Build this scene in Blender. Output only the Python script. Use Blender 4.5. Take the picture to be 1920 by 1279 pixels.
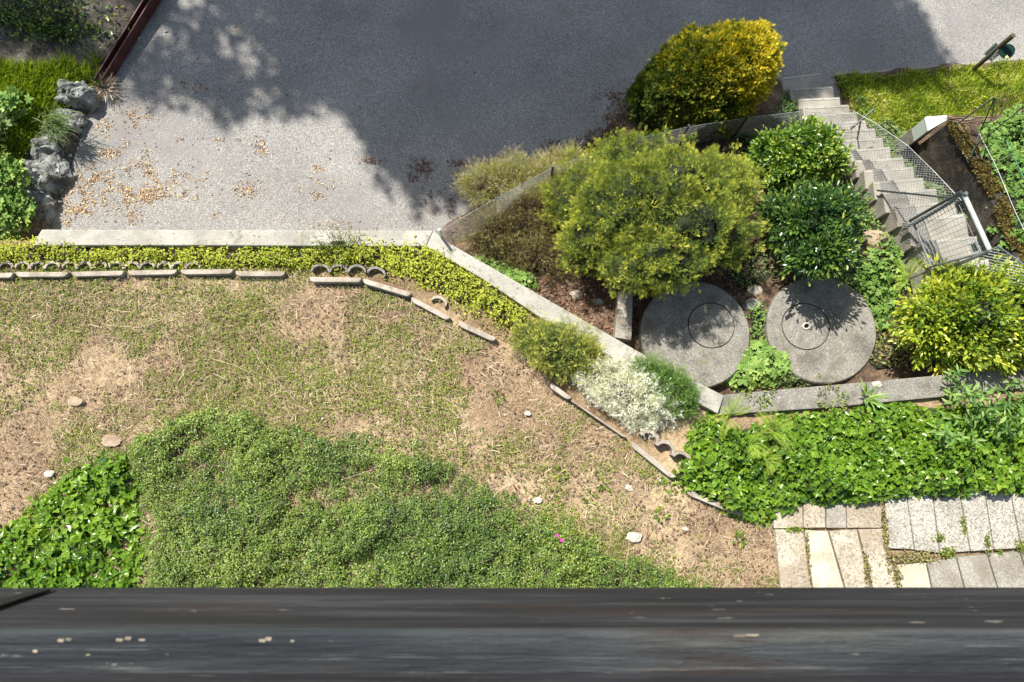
import bpy, bmesh, math
import numpy as np
from mathutils import Vector, Matrix
R = math.radians
rng = np.random.default_rng(7)
S = bpy.context.scene
for o in list(bpy.data.objects): bpy.data.objects.remove(o)

# ------------------------------------------------------------------ camera, sky, sun
CH, TILT, F = 7.5, R(9.3), 1280.0
cd = bpy.data.cameras.new('camera'); cam = bpy.data.objects.new('camera', cd)
S.collection.objects.link(cam); S.camera = cam
cam.location = (0, 0, CH); cam.rotation_euler = (TILT, 0, 0)
cd.sensor_width = 36; cd.lens = 24; cd.clip_start = 0.02; cd.clip_end = 300
cd.dof.use_dof = True; cd.dof.focus_distance = 8.0; cd.dof.aperture_fstop = 10
EL, AZ = R(54), R(36)                                   # sun stands up and to the left of the picture
SUN = Vector((-math.sin(AZ)*math.cos(EL), math.cos(AZ)*math.cos(EL), math.sin(EL)))
w = bpy.data.worlds.new("World"); S.world = w; w.use_nodes = True
nt = w.node_tree; sk = nt.nodes.new('ShaderNodeTexSky'); sk.sky_type = 'NISHITA'; sk.sun_disc = False
sk.sun_elevation = EL; sk.sun_rotation = -AZ
tn = nt.nodes.new('ShaderNodeMix'); tn.data_type = 'RGBA'; tn.blend_type = 'MULTIPLY'; tn.inputs[0].default_value = 1; tn.inputs[7].default_value = (1.05, .98, .86, 1)
nt.links.new(sk.outputs[0], tn.inputs[6]); nt.links.new(tn.outputs[2], nt.nodes['Background'].inputs[0]); nt.nodes['Background'].inputs[1].default_value = 0.11
sd = bpy.data.lights.new('sun', 'SUN'); sd.energy = 5.0; sd.angle = R(0.53); sd.color = (1, .96, .89)
so = bpy.data.objects.new('sun', sd); S.collection.objects.link(so)
so.rotation_euler = SUN.to_track_quat('Z', 'Y').to_euler(); so.location = SUN*30
S.view_settings.view_transform = 'Standard'; S.view_settings.look = 'None'
S.view_settings.exposure = 0.84; S.view_settings.gamma = 1

# ------------------------------------------------------------------ maths helpers
cT, sT = math.cos(TILT), math.sin(TILT)
def P(u, v, z=0.0):                     # the spot at height z that the photograph shows at (u, v)
    x = (u-960)/F; y = (639.5-v)/F
    t = (z-CH)/(y*sT-cT)
    return (x*t, (y*cT+sT)*t, z)
def PX(pts, z=0.0): return np.array([P(p[0], p[1], z)[:2] for p in pts])
def _h(ix, iy, iz, seed):
    n = (ix*374761393 + iy*668265263 + iz*2147483647 + seed*1274126177) & 0xffffffff
    n = ((n ^ (n >> 13))*1274126177) & 0xffffffff
    return ((n ^ (n >> 16)) & 0xffff)/65535.0
def noise(p, f=1.0, seed=0):            # value noise, -1..1
    p = np.asarray(p, float)*f
    if p.shape[-1] == 2: p = np.concatenate([p, np.zeros(p.shape[:-1]+(1,))], -1)
    i = np.floor(p).astype(np.int64); f_ = p-i; f_ = f_*f_*(3-2*f_)
    r = 0
    for dx in (0, 1):
        for dy in (0, 1):
            for dz in (0, 1):
                ww = (f_[..., 0] if dx else 1-f_[..., 0])*(f_[..., 1] if dy else 1-f_[..., 1])*(f_[..., 2] if dz else 1-f_[..., 2])
                r = r + ww*_h(i[..., 0]+dx, i[..., 1]+dy, i[..., 2]+dz, seed)
    return r*2-1
def fbm(p, f=1.0, seed=0, o=3):
    return sum(noise(p, f*2**k, seed+k)*.5**k for k in range(o))/1.6
def sdf(poly, pts):                     # >0 inside
    d = np.full(len(pts), 1e9); ins = np.zeros(len(pts), bool)
    n = len(poly)
    for k in range(n):
        a = poly[k]; b = poly[(k+1) % n]; e = b-a; q = pts-a
        t = np.clip((q@e)/(e@e+1e-12), 0, 1)
        d = np.minimum(d, np.hypot(*(q-t[:, None]*e).T))
        c = ((a[1] > pts[:, 1]) != (b[1] > pts[:, 1]))
        with np.errstate(divide='ignore', invalid='ignore'):
            xx = (b[0]-a[0])*(pts[:, 1]-a[1])/(b[1]-a[1]+1e-12)+a[0]
        ins ^= c & (pts[:, 0] < xx)
    return np.where(ins, d, -d)
def region(poly, n, rag=0.06, rf=6.0, seed=0):      # n-ish points scattered in a polygon with a ragged edge
    lo = poly.min(0)-rag; hi = poly.max(0)+rag
    q = rng.uniform(lo, hi, (n, 2))
    s = sdf(poly, q)
    k = s + rag*fbm(q, rf, seed+50)*1.6 > 0
    return q[k], s[k]
def unit(v): return v/(np.linalg.norm(v, axis=-1, keepdims=True)+1e-9)

# ------------------------------------------------------------------ materials
def newmat(name):
    m = bpy.data.materials.new(name); m.use_nodes = True
    return m, m.node_tree.nodes, m.node_tree.links, m.node_tree.nodes['Principled BSDF']
def ramp(N, stops, interp='LINEAR'):
    r = N.new('ShaderNodeValToRGB'); e = r.color_ramp.elements; r.color_ramp.interpolation = interp
    while len(e) > 1: e.remove(e[0])
    e[0].position = stops[0][0]; e[0].color = (*stops[0][1], 1)
    for p, c in stops[1:]:
        x = e.new(p); x.color = (*c, 1)
    return r
def tex(N, L, pos, kind='noise', scale=5, detail=6, rough=.6, scl=None):
    if kind == 'noise':
        t = N.new('ShaderNodeTexNoise'); t.inputs['Detail'].default_value = detail; t.inputs['Roughness'].default_value = rough
    else: t = N.new('ShaderNodeTexVoronoi')
    t.inputs['Scale'].default_value = scale
    if scl:
        mp = N.new('ShaderNodeMapping'); mp.inputs['Scale'].default_value = scl
        L.new(pos, mp.inputs[0]); pos = mp.outputs[0]
    L.new(pos, t.inputs['Vector']); return t
def mix(N, L, fac, a, b, mode='MIX'):
    m = N.new('ShaderNodeMix'); m.data_type = 'RGBA'; m.blend_type = mode
    if isinstance(fac, (int, float)): m.inputs[0].default_value = fac
    else: L.new(fac, m.inputs[0])
    for s, i in ((a, 6), (b, 7)):
        if isinstance(s, tuple): m.inputs[i].default_value = (*s, 1)
        else: L.new(s, m.inputs[i])
    return m.outputs[2]
def solid(name, big, bigscale=1.5, grain=None, gscale=90, gamt=.5, spots=None, rough=.85, bump=.3, bscale=60, scl=None, metal=0, spec=.3):
    """big: ramp stops for large patches; grain: ramp stops multiplied on as fine speckle; spots: (scale, lo, hi, colour)"""
    m, N, L, B = newmat(name)
    pos = N.new('ShaderNodeNewGeometry').outputs['Position']
    t = tex(N, L, pos, 'noise', bigscale, 8, .6, scl); r = ramp(N, big); mc = N.new('ShaderNodeMapRange'); mc.inputs[1].default_value = .27; mc.inputs[2].default_value = .73; L.new(t.outputs[0], mc.inputs[0]); L.new(mc.outputs[0], r.inputs[0]); col = r.outputs[0]
    if grain:
        v = tex(N, L, pos, 'voronoi', gscale); sep = N.new('ShaderNodeSeparateColor'); L.new(v.outputs['Color'], sep.inputs[0])
        g = ramp(N, grain); L.new(sep.outputs[0], g.inputs[0]); col = mix(N, L, gamt, col, g.outputs[0], 'MULTIPLY')
    for sp in (spots or []):
        t2 = tex(N, L, pos, 'noise', sp[0], 5, .65, sp[4] if len(sp) > 4 else scl)
        mr = N.new('ShaderNodeMapRange'); mr.inputs[1].default_value = sp[1]; mr.inputs[2].default_value = sp[2]
        L.new(t2.outputs[0], mr.inputs[0]); col = mix(N, L, mr.outputs[0], col, sp[3])
    L.new(col, B.inputs['Base Color']); B.inputs['Roughness'].default_value = rough
    B.inputs['Metallic'].default_value = metal; B.inputs['Specular IOR Level'].default_value = spec
    if bump:
        tb = tex(N, L, pos, 'noise', bscale, 6, .7, scl); b = N.new('ShaderNodeBump'); b.inputs['Strength'].default_value = bump
        b.inputs['Distance'].default_value = .02; L.new(tb.outputs[0], b.inputs['Height']); L.new(b.outputs[0], B.inputs['Normal'])
    return m
def leafmat(name, stops, rough=.5, tr=.3, spec=.35):
    m, N, L, B = newmat(name)
    a = N.new('ShaderNodeAttribute'); a.attribute_name = 'rnd'
    r = ramp(N, stops); L.new(a.outputs['Fac'], r.inputs[0])
    L.new(r.outputs[0], B.inputs['Base Color']); B.inputs['Roughness'].default_value = rough
    B.inputs['Specular IOR Level'].default_value = spec
    if tr:
        T = N.new('ShaderNodeBsdfTranslucent'); c = mix(N, L, 1.0, r.outputs[0], (1.5, 1.35, .5), 'MULTIPLY'); L.new(c, T.inputs[0])
        M = N.new('ShaderNodeMixShader'); M.inputs[0].default_value = tr
        L.new(B.outputs[0], M.inputs[1]); L.new(T.outputs[0], M.inputs[2]); L.new(M.outputs[0], N['Material Output'].inputs[0])
    return m
M = {}
M['asphalt'] = solid('asphalt', [(.1, (.235, .225, .208)), (.5, (.285, .272, .25)), (.9, (.33, .312, .285))], .9,
    [(0, (.38, .38, .4)), (.35, (.8, .8, .8)), (.8, (1.0, 1, 1)), (.95, (1.6, 1.6, 1.58))], 110, .85, [(.6, .52, .68, (.22, .205, .195)), (3.2, .60, .72, (.23, .195, .155)), (14, .68, .74, (.13, .115, .10))], bump=.6, bscale=70)
M['concrete'] = solid('concrete', [(.2, (.29, .275, .235)), (.5, (.37, .35, .30)), (.85, (.43, .41, .36))], 3, [(0, (.75, .75, .75)), (.7, (1, 1, 1)), (1, (1.15, 1.15, 1.1))], 160, .7,
    [(2, .5, .66, (.30, .275, .22)), (7, .56, .66, (.21, .20, .14)), (25, .60, .68, (.15, .14, .11))], bump=.45, bscale=45)
M['grey_concrete'] = solid('grey_concrete', [(.15, (.145, .135, .115)), (.5, (.235, .22, .19)), (.85, (.31, .29, .25))], 3, [(0, (.45, .45, .45)), (.3, (.85, .85, .85)), (.8, (1, 1, 1)), (1, (1.7, 1.7, 1.65))], 95, .8,
    [(3, .52, .66, (.14, .13, .105)), (9, .60, .68, (.16, .165, .10)), (30, .64, .72, (.10, .092, .075))], bump=.4, bscale=60)
M['step'] = solid('step_concrete', [(.1, (.20, .18, .15)), (.5, (.29, .265, .222)), (.9, (.36, .335, .285))], 3, [(0, (.75, .75, .75)), (.7, (1, 1, 1)), (1, (1.15, 1.15, 1.1))], 150, .7,
    [(7, .55, .7, (.27, .24, .19)), (25, .66, .74, (.14, .13, .1))], bump=.4, bscale=60)
M['pebble_slab'] = solid('exposed_aggregate', [(.2, (.34, .315, .27)), (.7, (.45, .42, .37))], 2, [(0, (.38, .36, .33)), (.3, (.75, .73, .7)), (.65, (1, 1, .98)), (1, (1.4, 1.38, 1.32))], 85, .9,
    [(3, .6, .75, (.3, .26, .2))], bump=.8, bscale=55)
M['tan_slab'] = solid('tan_aggregate', [(.3, (.33, .28, .21)), (.7, (.47, .42, .335))], 2, [(0, (.35, .3, .25)), (.25, (.8, .76, .7)), (.7, (1, 1, 1)), (1, (1.25, 1.2, 1.1))], 62, .75,
    [(3, .55, .72, (.33, .26, .18))], bump=.6, bscale=55)
M['dull_slab'] = solid('dull_slab', [(.3, (.25, .225, .18)), (.7, (.34, .31, .26))], 3, [(0, (.6, .6, .6)), (.7, (1, 1, 1)), (1, (1.3, 1.3, 1.25))], 90, .8, [(4, .5, .7, (.21, .185, .14))], bump=.5, bscale=60)
M['soil'] = solid('garden_soil', [(.1, (.15, .10, .057)), (.45, (.28, .20, .118)), (.7, (.41, .31, .19)), (.95, (.50, .39, .245))], .8,
    [(0, (.55, .5, .45)), (.5, (1, 1, 1)), (1, (1.3, 1.28, 1.2))], 55, .6, [(9, .52, .7, (.17, .115, .07)), (25, .6, .72, (.48, .38, .26))], rough=.95, bump=1.0, bscale=28)
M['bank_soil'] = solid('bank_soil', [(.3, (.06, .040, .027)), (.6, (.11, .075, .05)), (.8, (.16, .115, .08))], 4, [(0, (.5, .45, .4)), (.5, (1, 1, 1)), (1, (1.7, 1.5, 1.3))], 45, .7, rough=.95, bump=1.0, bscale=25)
M['dark_soil'] = solid('yard_soil', [(.2, (.06, .05, .04)), (.5, (.10, .085, .068)), (.8, (.15, .13, .105))], 2.5, [(0, (.5, .5, .5)), (.6, (1, 1, 1)), (1, (1.7, 1.7, 1.6))], 60, .8, rough=.95, bump=.8, bscale=30)
M['edging'] = solid('edging_concrete', [(.2, (.29, .24, .19)), (.5, (.39, .34, .275)), (.85, (.47, .42, .35))], 4, [(0, (.7, .7, .7)), (.7, (1, 1, 1))], 150, .7, [(9, .52, .68, (.25, .2, .145))], bump=.5, bscale=60)
M['rock'] = solid('rock', [(.2, (.09, .092, .085)), (.45, (.21, .215, .20)), (.65, (.33, .335, .31)), (.85, (.52, .52, .48))], 5, [(0, (.6, .6, .6)), (.7, (1, 1, 1))], 60, .6, [(8, .55, .66, (.10, .12, .06))], bump=1.0, bscale=22)
M['flat_stone'] = solid('flat_stone', [(.3, (.27, .195, .13)), (.7, (.38, .295, .21))], 8, bump=.6, bscale=40)
M['pale_stone'] = solid('pale_stone', [(.3, (.42, .38, .31)), (.7, (.62, .57, .48))], 8, bump=.5, bscale=40)
M['wet_wall'] = solid('stained_concrete', [(.2, (.016, .015, .013)), (.5, (.036, .032, .026)), (.85, (.095, .08, .062))], 3, [(0, (.6, .6, .6)), (.7, (1, 1, 1)), (1, (1.4, 1.3, 1.2))], 60, .7, [(5, .55, .7, (.12, .085, .04))], bump=.8, bscale=30)
M['moss'] = solid('moss', [(.3, (.10, .06, .015)), (.55, (.2, .125, .025)), (.8, (.22, .19, .04))], 12, [(0, (.5, .5, .5)), (.7, (1, 1, 1))], 120, .7, bump=1.0, bscale=60)
M['wood'] = solid('dark_stained_wood', [(.05, (.008, .009, .010)), (.4, (.018, .019, .022)), (.6, (.030, .031, .036)), (.8, (.055, .057, .062)), (.95, (.04, .03, .027))], 1.4, None,
    spots=[(2.2, .58, .74, (.036, .024, .019), (1, 10, 10)), (5, .60, .65, (.085, .088, .09), (1, 60, 60)), (7, .67, .70, (.13, .128, .12), (1.2, 30, 30)), (16, .68, .70, (.30, .27, .22), (1.2, 6, 6))], rough=.75, bump=.7, bscale=7, scl=(1.6, 24, 24), spec=.2)
M['wood_light'] = solid('worn_grey_wood', [(.05, (.020, .023, .027)), (.4, (.036, .042, .048)), (.65, (.060, .068, .072)), (.9, (.09, .095, .090))], 1.4, None,
    spots=[(2.2, .54, .68, (.045, .036, .032), (1, 10, 10)), (5, .60, .66, (.12, .125, .12), (1, 60, 60)), (8, .68, .71, (.18, .17, .155), (1.2, 35, 35)), (16, .68, .70, (.42, .38, .30), (1.0, 6, 6))], rough=.8, bump=.7, bscale=7, scl=(1.6, 24, 24), spec=.15)
M['black'] = solid('black_gap', [(0, (.004, .004, .004)), (1, (.006, .006, .006))], 1, bump=0)
M['chip'] = solid('bare_wood_chip', [(.3, (.14, .12, .09)), (.7, (.34, .29, .21))], 20, bump=0)
M['rust'] = solid('brown_painted_steel', [(.3, (.050, .014, .013)), (.6, (.078, .022, .02)), (.8, (.11, .045, .035))], 3, None, spots=[(14, .62, .7, (.14, .07, .05))], rough=.5, bump=.2)
M['galv'] = solid('galvanised_wire', [(.3, (.42, .43, .44)), (.7, (.6, .61, .62))], 8, rough=.45, metal=.5, bump=0)
M['grey_steel'] = solid('grey_painted_steel', [(.3, (.14, .155, .15)), (.7, (.22, .235, .23))], 8, rough=.4, metal=.2, bump=0)
M['light_steel'] = solid('pale_galvanised_steel', [(.3, (.42, .46, .42)), (.7, (.6, .64, .58))], 8, rough=.4, metal=.2, bump=0)
M['dark_steel'] = solid('dark_green_steel', [(.3, (.045, .055, .05)), (.7, (.08, .09, .082))], 8, rough=.45, metal=.2, bump=0)
M['white_paint'] = solid('white_cabinet_paint', [(.3, (.74, .75, .72)), (.7, (.82, .82, .8))], 4, rough=.45, bump=0)
M['grey_paint'] = solid('pale_green_cabinet_paint', [(.3, (.40, .46, .40)), (.7, (.48, .54, .47))], 4, rough=.5, bump=0)
M['post_wood'] = solid('weathered_post_wood', [(.3, (.055, .04, .022)), (.6, (.10, .075, .04)), (.8, (.16, .135, .08))], 6, bump=.5, bscale=20, scl=(6, 6, 1))
M['sign_white'] = solid('sign_plate', [(.3, (.19, .22, .17)), (.7, (.26, .29, .23))], 4, bump=0, rough=.4)
M['sign_green'] = solid('sign_green', [(.3, (.004, .022, .016)), (.7, (.006, .03, .02))], 4, bump=0, rough=.4)
M['ink'] = solid('sign_ink', [(0, (.02, .02, .02)), (1, (.03, .03, .03))], 4, bump=0)
M['yellow'] = solid('sign_yellow', [(0, (.6, .5, .15)), (1, (.65, .55, .2))], 4, bump=0)
M['pink'] = solid('magenta_petals', [(0, (.55, .03, .28)), (1, (.6, .05, .32))], 4, bump=0)
M['twig'] = leafmat('twig', [(0, (.10, .065, .04)), (.5, (.19, .13, .085)), (1, (.33, .26, .19))], .8, 0)
M['bark'] = solid('bark', [(.3, (.07, .05, .035)), (.7, (.14, .105, .075))], 8, bump=1, bscale=20, scl=(3, 3, 1))
M['core'] = solid('inner_foliage', [(.3, (.012, .017, .007)), (.7, (.03, .036, .014))], 8, bump=1, bscale=20)
M['ivy_core'] = solid('ivy_shoots', [(.3, (.02, .035, .01)), (.6, (.05, .08, .02)), (.8, (.10, .075, .045))], 14, bump=1, bscale=25)
M['brown_core'] = solid('inner_twigs', [(.3, (.03, .021, .014)), (.7, (.06, .044, .03))], 8, bump=1, bscale=20)
G = {
 'coton': [(0, (.02, .045, .014)), (.25, (.065, .12, .026)), (.5, (.15, .235, .038)), (.75, (.29, .37, .06)), (.93, (.48, .50, .17)), (1, (.80, .80, .62))],
 'ivy': [(0, (.02, .065, .012)), (.25, (.07, .16, .012)), (.6, (.155, .28, .02)), (.9, (.27, .38, .035)), (1, (.40, .44, .08))],
 'band': [(0, (.10, .17, .02)), (.3, (.24, .31, .03)), (.6, (.42, .45, .045)), (.9, (.60, .58, .11)), (1, (.5, .28, .08))],
 'yew': [(0, (.025, .05, .018)), (.25, (.085, .14, .04)), (.5, (.19, .255, .048)), (.72, (.40, .44, .055)), (.9, (.66, .64, .08)), (1, (.72, .70, .16))],
 'thuja': [(0, (.02, .045, .01)), (.3, (.06, .10, .015)), (.5, (.13, .17, .02)), (.68, (.37, .35, .022)), (.85, (.67, .55, .03)), (1, (.84, .72, .08))],
 'heath': [(0, (.08, .055, .035)), (.35, (.22, .16, .09)), (.6, (.27, .26, .085)), (.85, (.36, .38, .11)), (1, (.50, .42, .3))],
 'laurel': [(0, (.02, .06, .012)), (.35, (.065, .15, .02)), (.62, (.16, .27, .03)), (.82, (.34, .43, .045)), (1, (.55, .58, .18))],
 'rhodo': [(0, (.012, .04, .014)), (.4, (.04, .095, .022)), (.66, (.09, .17, .03)), (.82, (.24, .33, .04)), (1, (.46, .50, .1))],
 'photinia': [(0, (.03, .08, .012)), (.3, (.12, .21, .02)), (.6, (.29, .37, .03)), (.88, (.56, .57, .06)), (1, (.75, .70, .25))],
 'herb': [(0, (.08, .17, .03)), (.5, (.20, .33, .07)), (1, (.42, .52, .16))],
 'dull': [(0, (.07, .12, .035)), (.5, (.17, .24, .08)), (1, (.33, .40, .17))],
 'nettle': [(0, (.05, .12, .025)), (.5, (.13, .25, .055)), (1, (.30, .42, .13))],
 'silver': [(0, (.42, .45, .36)), (.4, (.74, .76, .68)), (1, (.92, .92, .88))],
 'grass': [(0, (.09, .17, .015)), (.5, (.28, .37, .025)), (.85, (.46, .50, .06)), (1, (.62, .58, .25))],
 'fern': [(0, (.12, .22, .02)), (.5, (.26, .37, .04)), (1, (.42, .5, .07))],
 'weed': [(0, (.05, .09, .015)), (.5, (.15, .21, .03)), (.85, (.28, .33, .05)), (1, (.42, .43, .12))],
 'straw': [(0, (.11, .07, .045)), (.3, (.27, .18, .11)), (.65, (.52, .39, .25)), (.9, (.66, .54, .38)), (1, (.85, .78, .6))],
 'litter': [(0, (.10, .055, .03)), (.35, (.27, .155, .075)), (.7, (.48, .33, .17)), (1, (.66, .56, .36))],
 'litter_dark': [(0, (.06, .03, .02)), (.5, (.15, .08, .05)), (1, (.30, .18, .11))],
 'small_yellow': [(0, (.06, .11, .03)), (.35, (.17, .24, .08)), (.55, (.34, .38, .09)), (.8, (.62, .58, .10)), (1, (.8, .72, .2))],
}
for k, v in G.items():
    M[k] = leafmat(k, v, rough={'ivy': .32, 'laurel': .35, 'rhodo': .3, 'photinia': .35, 'coton': .4}.get(k, .6), tr=0 if k in ('litter', 'litter_dark', 'straw') else .28,
                   spec={'ivy': .5, 'laurel': .5, 'rhodo': .6, 'photinia': .45, 'coton': .5}.get(k, .25))

# ------------------------------------------------------------------ object helpers
def put(name, mesh, parent=None, label=None, cat=None, group=None, kind=None):
    o = bpy.data.objects.new(name, mesh); S.collection.objects.link(o)
    if parent:
        o.parent = parent
        if parent.type == 'EMPTY': o.location = -parent.location
    else:                                    # origin to the middle of its base
        n = len(mesh.vertices); a = np.empty(n*3, np.float32); mesh.vertices.foreach_get('co', a); a = a.reshape(-1, 3)
        c = (a.min(0)+a.max(0))/2; c[2] = a[:, 2].min()
        mesh.vertices.foreach_set('co', (a-c).ravel()); o.location = c.tolist()
    tagit(o, label, cat, group, kind); return o
def tagit(o, label=None, cat=None, group=None, kind=None):
    if label: o['label'] = label
    if cat: o['category'] = cat
    if group: o['group'] = group
    if kind: o['kind'] = kind
def thing(name, loc, label, cat, group=None):
    o = bpy.data.objects.new(name, None); S.collection.objects.link(o); o.location = loc; o.empty_display_size = .1
    tagit(o, label, cat, group); return o
def npmesh(name, V, faces_idx, faces_len, mat, rnd=None, smooth=False, midx=None):
    me = bpy.data.meshes.new(name); V = np.asarray(V, np.float32)
    me.vertices.add(len(V)); me.vertices.foreach_set('co', V.ravel())
    me.loops.add(len(faces_idx)); me.loops.foreach_set('vertex_index', np.asarray(faces_idx, np.int32))
    me.polygons.add(len(faces_len)); fl = np.asarray(faces_len, np.int32)
    me.polygons.foreach_set('loop_start', np.concatenate([[0], np.cumsum(fl)[:-1]]).astype(np.int32))
    if midx is not None: me.polygons.foreach_set('material_index', np.asarray(midx, np.int32))
    me.polygons.foreach_set('use_smooth', np.full(len(fl), smooth))
    me.update(calc_edges=True)
    if rnd is not None:
        at = me.attributes.new('rnd', 'FLOAT', 'POINT'); at.data.foreach_set('value', np.asarray(rnd, np.float32))
    for m in (mat if isinstance(mat, (list, tuple)) else [mat]): me.materials.append(m)
    return me
def join_np(parts):                          # parts: (V, idx, len, rnd, matindex)
    V, I, Ln, Rn, Mi = [], [], [], [], []; off = 0
    for p in parts:
        V.append(p[0]); I.append(np.asarray(p[1])+off); Ln.append(p[2]); Rn.append(p[3]); Mi.append(np.full(len(p[2]), p[4])); off += len(p[0])
    return np.concatenate(V), np.concatenate(I), np.concatenate(Ln), np.concatenate(Rn), np.concatenate(Mi)
def build(name, parts, mats, **kw):
    V, I, Ln, Rn, Mi = join_np(parts)
    return put(name, npmesh(name, V, I, Ln, mats, Rn, midx=Mi), **kw)
def leaves(T, P0, dirs, nrm, size, rnd=None, wid=None, mi=0):
    """copies of template T=(verts, faces) at P0, long axis along dirs, face towards nrm"""
    tv, tf = T; tv = np.asarray(tv, float); n = len(P0)
    x = unit(dirs); z = nrm-(nrm*x).sum(1, keepdims=True)*x; z = unit(z); y = np.cross(z, x)
    size = np.broadcast_to(size, (n,)); wid = np.ones(n) if wid is None else wid
    V = (P0[:, None, :] + (tv[None, :, 0, None]*x[:, None]*size[:, None, None]) + (tv[None, :, 1, None]*y[:, None]*(size*wid)[:, None, None])
         + (tv[None, :, 2, None]*z[:, None]*size[:, None, None])).reshape(-1, 3)
    fi = np.concatenate([np.array(f) for f in tf]); fl = np.array([len(f) for f in tf])
    I = (fi[None]+np.arange(n)[:, None]*len(tv)).ravel(); Ln = np.tile(fl, n)
    if rnd is None: rnd = rng.random(n)
    return V, I, Ln, np.repeat(np.clip(rnd, 0, 1), len(tv)), mi
def rdir(n, up=0.0, spread=1.0):             # random directions with a share of up
    v = rng.normal(size=(n, 3)); v = unit(v)*spread; v[:, 2] = v[:, 2]+up; return unit(v)
def upn(n, tilt=.5):
    v = rng.normal(size=(n, 3))*tilt; v[:, 2] = 1; return unit(v)
def hdir(n):
    a = rng.uniform(0, 2*np.pi, n); return np.stack([np.cos(a), np.sin(a), rng.normal(0, .25, n)], 1)
# leaf templates: x = length, y = width, z = face
def T_oval(w=.28, fold=.08, bend=-.1):
    return ([(0, 0, 0), (.3, w, fold), (.72, w*.8, fold+bend*.4), (1, 0, bend), (.72, -w*.8, fold+bend*.4), (.3, -w, fold), (.5, 0, -.02)],
            [(0, 6, 1), (1, 6, 2), (2, 6, 3), (3, 6, 4), (4, 6, 5), (5, 6, 0)])
T_small = ([(0, 0, 0), (.5, .34, .08), (1, 0, 0), (.5, -.34, .08)], [(0, 2, 1), (0, 3, 2)])
T_ivy = ([(0, 0, 0), (-.12, .34, .02), (.12, .62, -.04), (.38, .36, .05), (1, 0, -.08), (.38, -.36, .05), (.12, -.62, -.04), (-.12, -.34, .02), (.3, 0, -.04)],
         [(0, 8, 2, 1), (8, 3, 2), (8, 4, 3), (8, 5, 4), (8, 6, 5), (8, 0, 7, 6)])
T_blade = ([(0, .035, 0), (.5, .03, .16), (1, 0, .18), (.5, -.03, .16), (0, -.035, 0)], [(0, 4, 3, 1), (1, 3, 2)])
T_straw = ([(0, .02, 0), (.5, .03, .08), (1, .012, 0), (1, -.012, 0), (.5, -.01, .08), (0, -.02, 0)], [(0, 5, 4, 1), (1, 4, 3, 2)])
def T_sprig(n=5, w=.055, sp=.42, l=.42):     # needles on both sides of a shoot
    V, Fc = [(0, .012, 0), (1, .005, .06), (1, -.005, .06), (0, -.012, 0)], [(0, 3, 2, 1)]
    for i in range(n):
        x = .1+.85*i/n
        for s in (1, -1):
            b = len(V); ll = l*(1-.5*i/n)
            V += [(x, 0, .02), (x+sp*ll+w, s*ll*.75, .1), (x+sp*ll*1.1, s*ll, .06), (x+sp*ll-w*.6, s*ll*.7, .02)]
            Fc.append((b, b+3, b+2, b+1) if s > 0 else (b, b+1, b+2, b+3))
    b = len(V); V += [(.9, .05, .05), (1.22, 0, .1), (.9, -.05, .05)]; Fc.append((b, b+2, b+1)); return V, Fc
def T_fan():                                 # flat scaly spray
    V, Fc = [(0, 0, 0)], []
    for a, l in ((-62, .5), (-40, .78), (-20, .9), (0, 1.08), (22, .88), (43, .75), (65, .5)):
        b = len(V); c, s = math.cos(R(a)), math.sin(R(a)); p = .06
        V += [(c*l*.55-s*p, s*l*.55+c*p, .04), (c*l, s*l, .0), (c*l*.55+s*p, s*l*.55-c*p, .04)]; Fc.append((0, b+2, b+1, b))
    return V, Fc
def T_lobed(nl=5, deep=.45, span=130):       # hand-shaped leaf
    V, Fc = [(0, 0, .05)], []
    outer = []
    for i in range(nl):
        a = -span+2*span*i/(nl-1); l = 1-.28*abs(a)/span
        for da, k, z in ((-span/nl*.62, .74, .0), (0, 1, -.06), (span/nl*.62, .74, .0)):
            outer.append((l*k*math.cos(R(a+da)), l*k*math.sin(R(a+da)), z))
        if i < nl-1: am = a+span/(nl-1); outer.append((deep*math.cos(R(am)), deep*math.sin(R(am)), .06))
    V += outer
    for i in range(len(outer)-1): Fc.append((0, i+1, i+2))
    return V, Fc
def T_frond(n=16, l=.17):
    V, Fc = [(0, .006, 0), (1, .002, 0), (1, -.002, 0), (0, -.006, 0)], [(0, 3, 2, 1)]
    for i in range(n):
        x = .1+.88*i/n; z = .4*x-.4*x*x; ll = l*math.sin(math.pi*min(1, .25+.78*(1-i/n)))
        for s in (1, -1):
            b = len(V); V += [(x, 0, z), (x+.035, s*ll*.5, z+.01), (x+.075, s*ll, z-.02), (x+.005+.045, s*ll*.45, z)]
            Fc.append((b, b+3, b+2, b+1) if s > 0 else (b, b+1, b+2, b+3))
    return V, Fc
def tube_np(path, r, k=5, rnd=.5, mi=0, cap=True):
    path = np.asarray(path, float); n = len(path); r = np.broadcast_to(r, (n,))
    t = np.gradient(path, axis=0) if n > 1 else np.array([[0, 0, 1.]]); t = unit(t)
    ref = np.tile([0., 0, 1], (n, 1)); ref[np.abs(t[:, 2]) > .95] = (1, 0, 0)
    a = unit(np.cross(t, ref)); b = np.cross(t, a)
    th = np.linspace(0, 2*np.pi, k, endpoint=False)
    V = (path[:, None]+r[:, None, None]*(np.cos(th)[None, :, None]*a[:, None]+np.sin(th)[None, :, None]*b[:, None])).reshape(-1, 3)
    I, Ln = [], []
    for i in range(n-1):
        for j in range(k):
            I += [i*k+j, i*k+(j+1) % k, (i+1)*k+(j+1) % k, (i+1)*k+j]; Ln.append(4)
    if cap: I += list(range(k))[::-1]; Ln.append(k); I += [(n-1)*k+j for j in range(k)]; Ln.append(k)
    return V, np.array(I), np.array(Ln), np.full(len(V), rnd), mi
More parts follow.
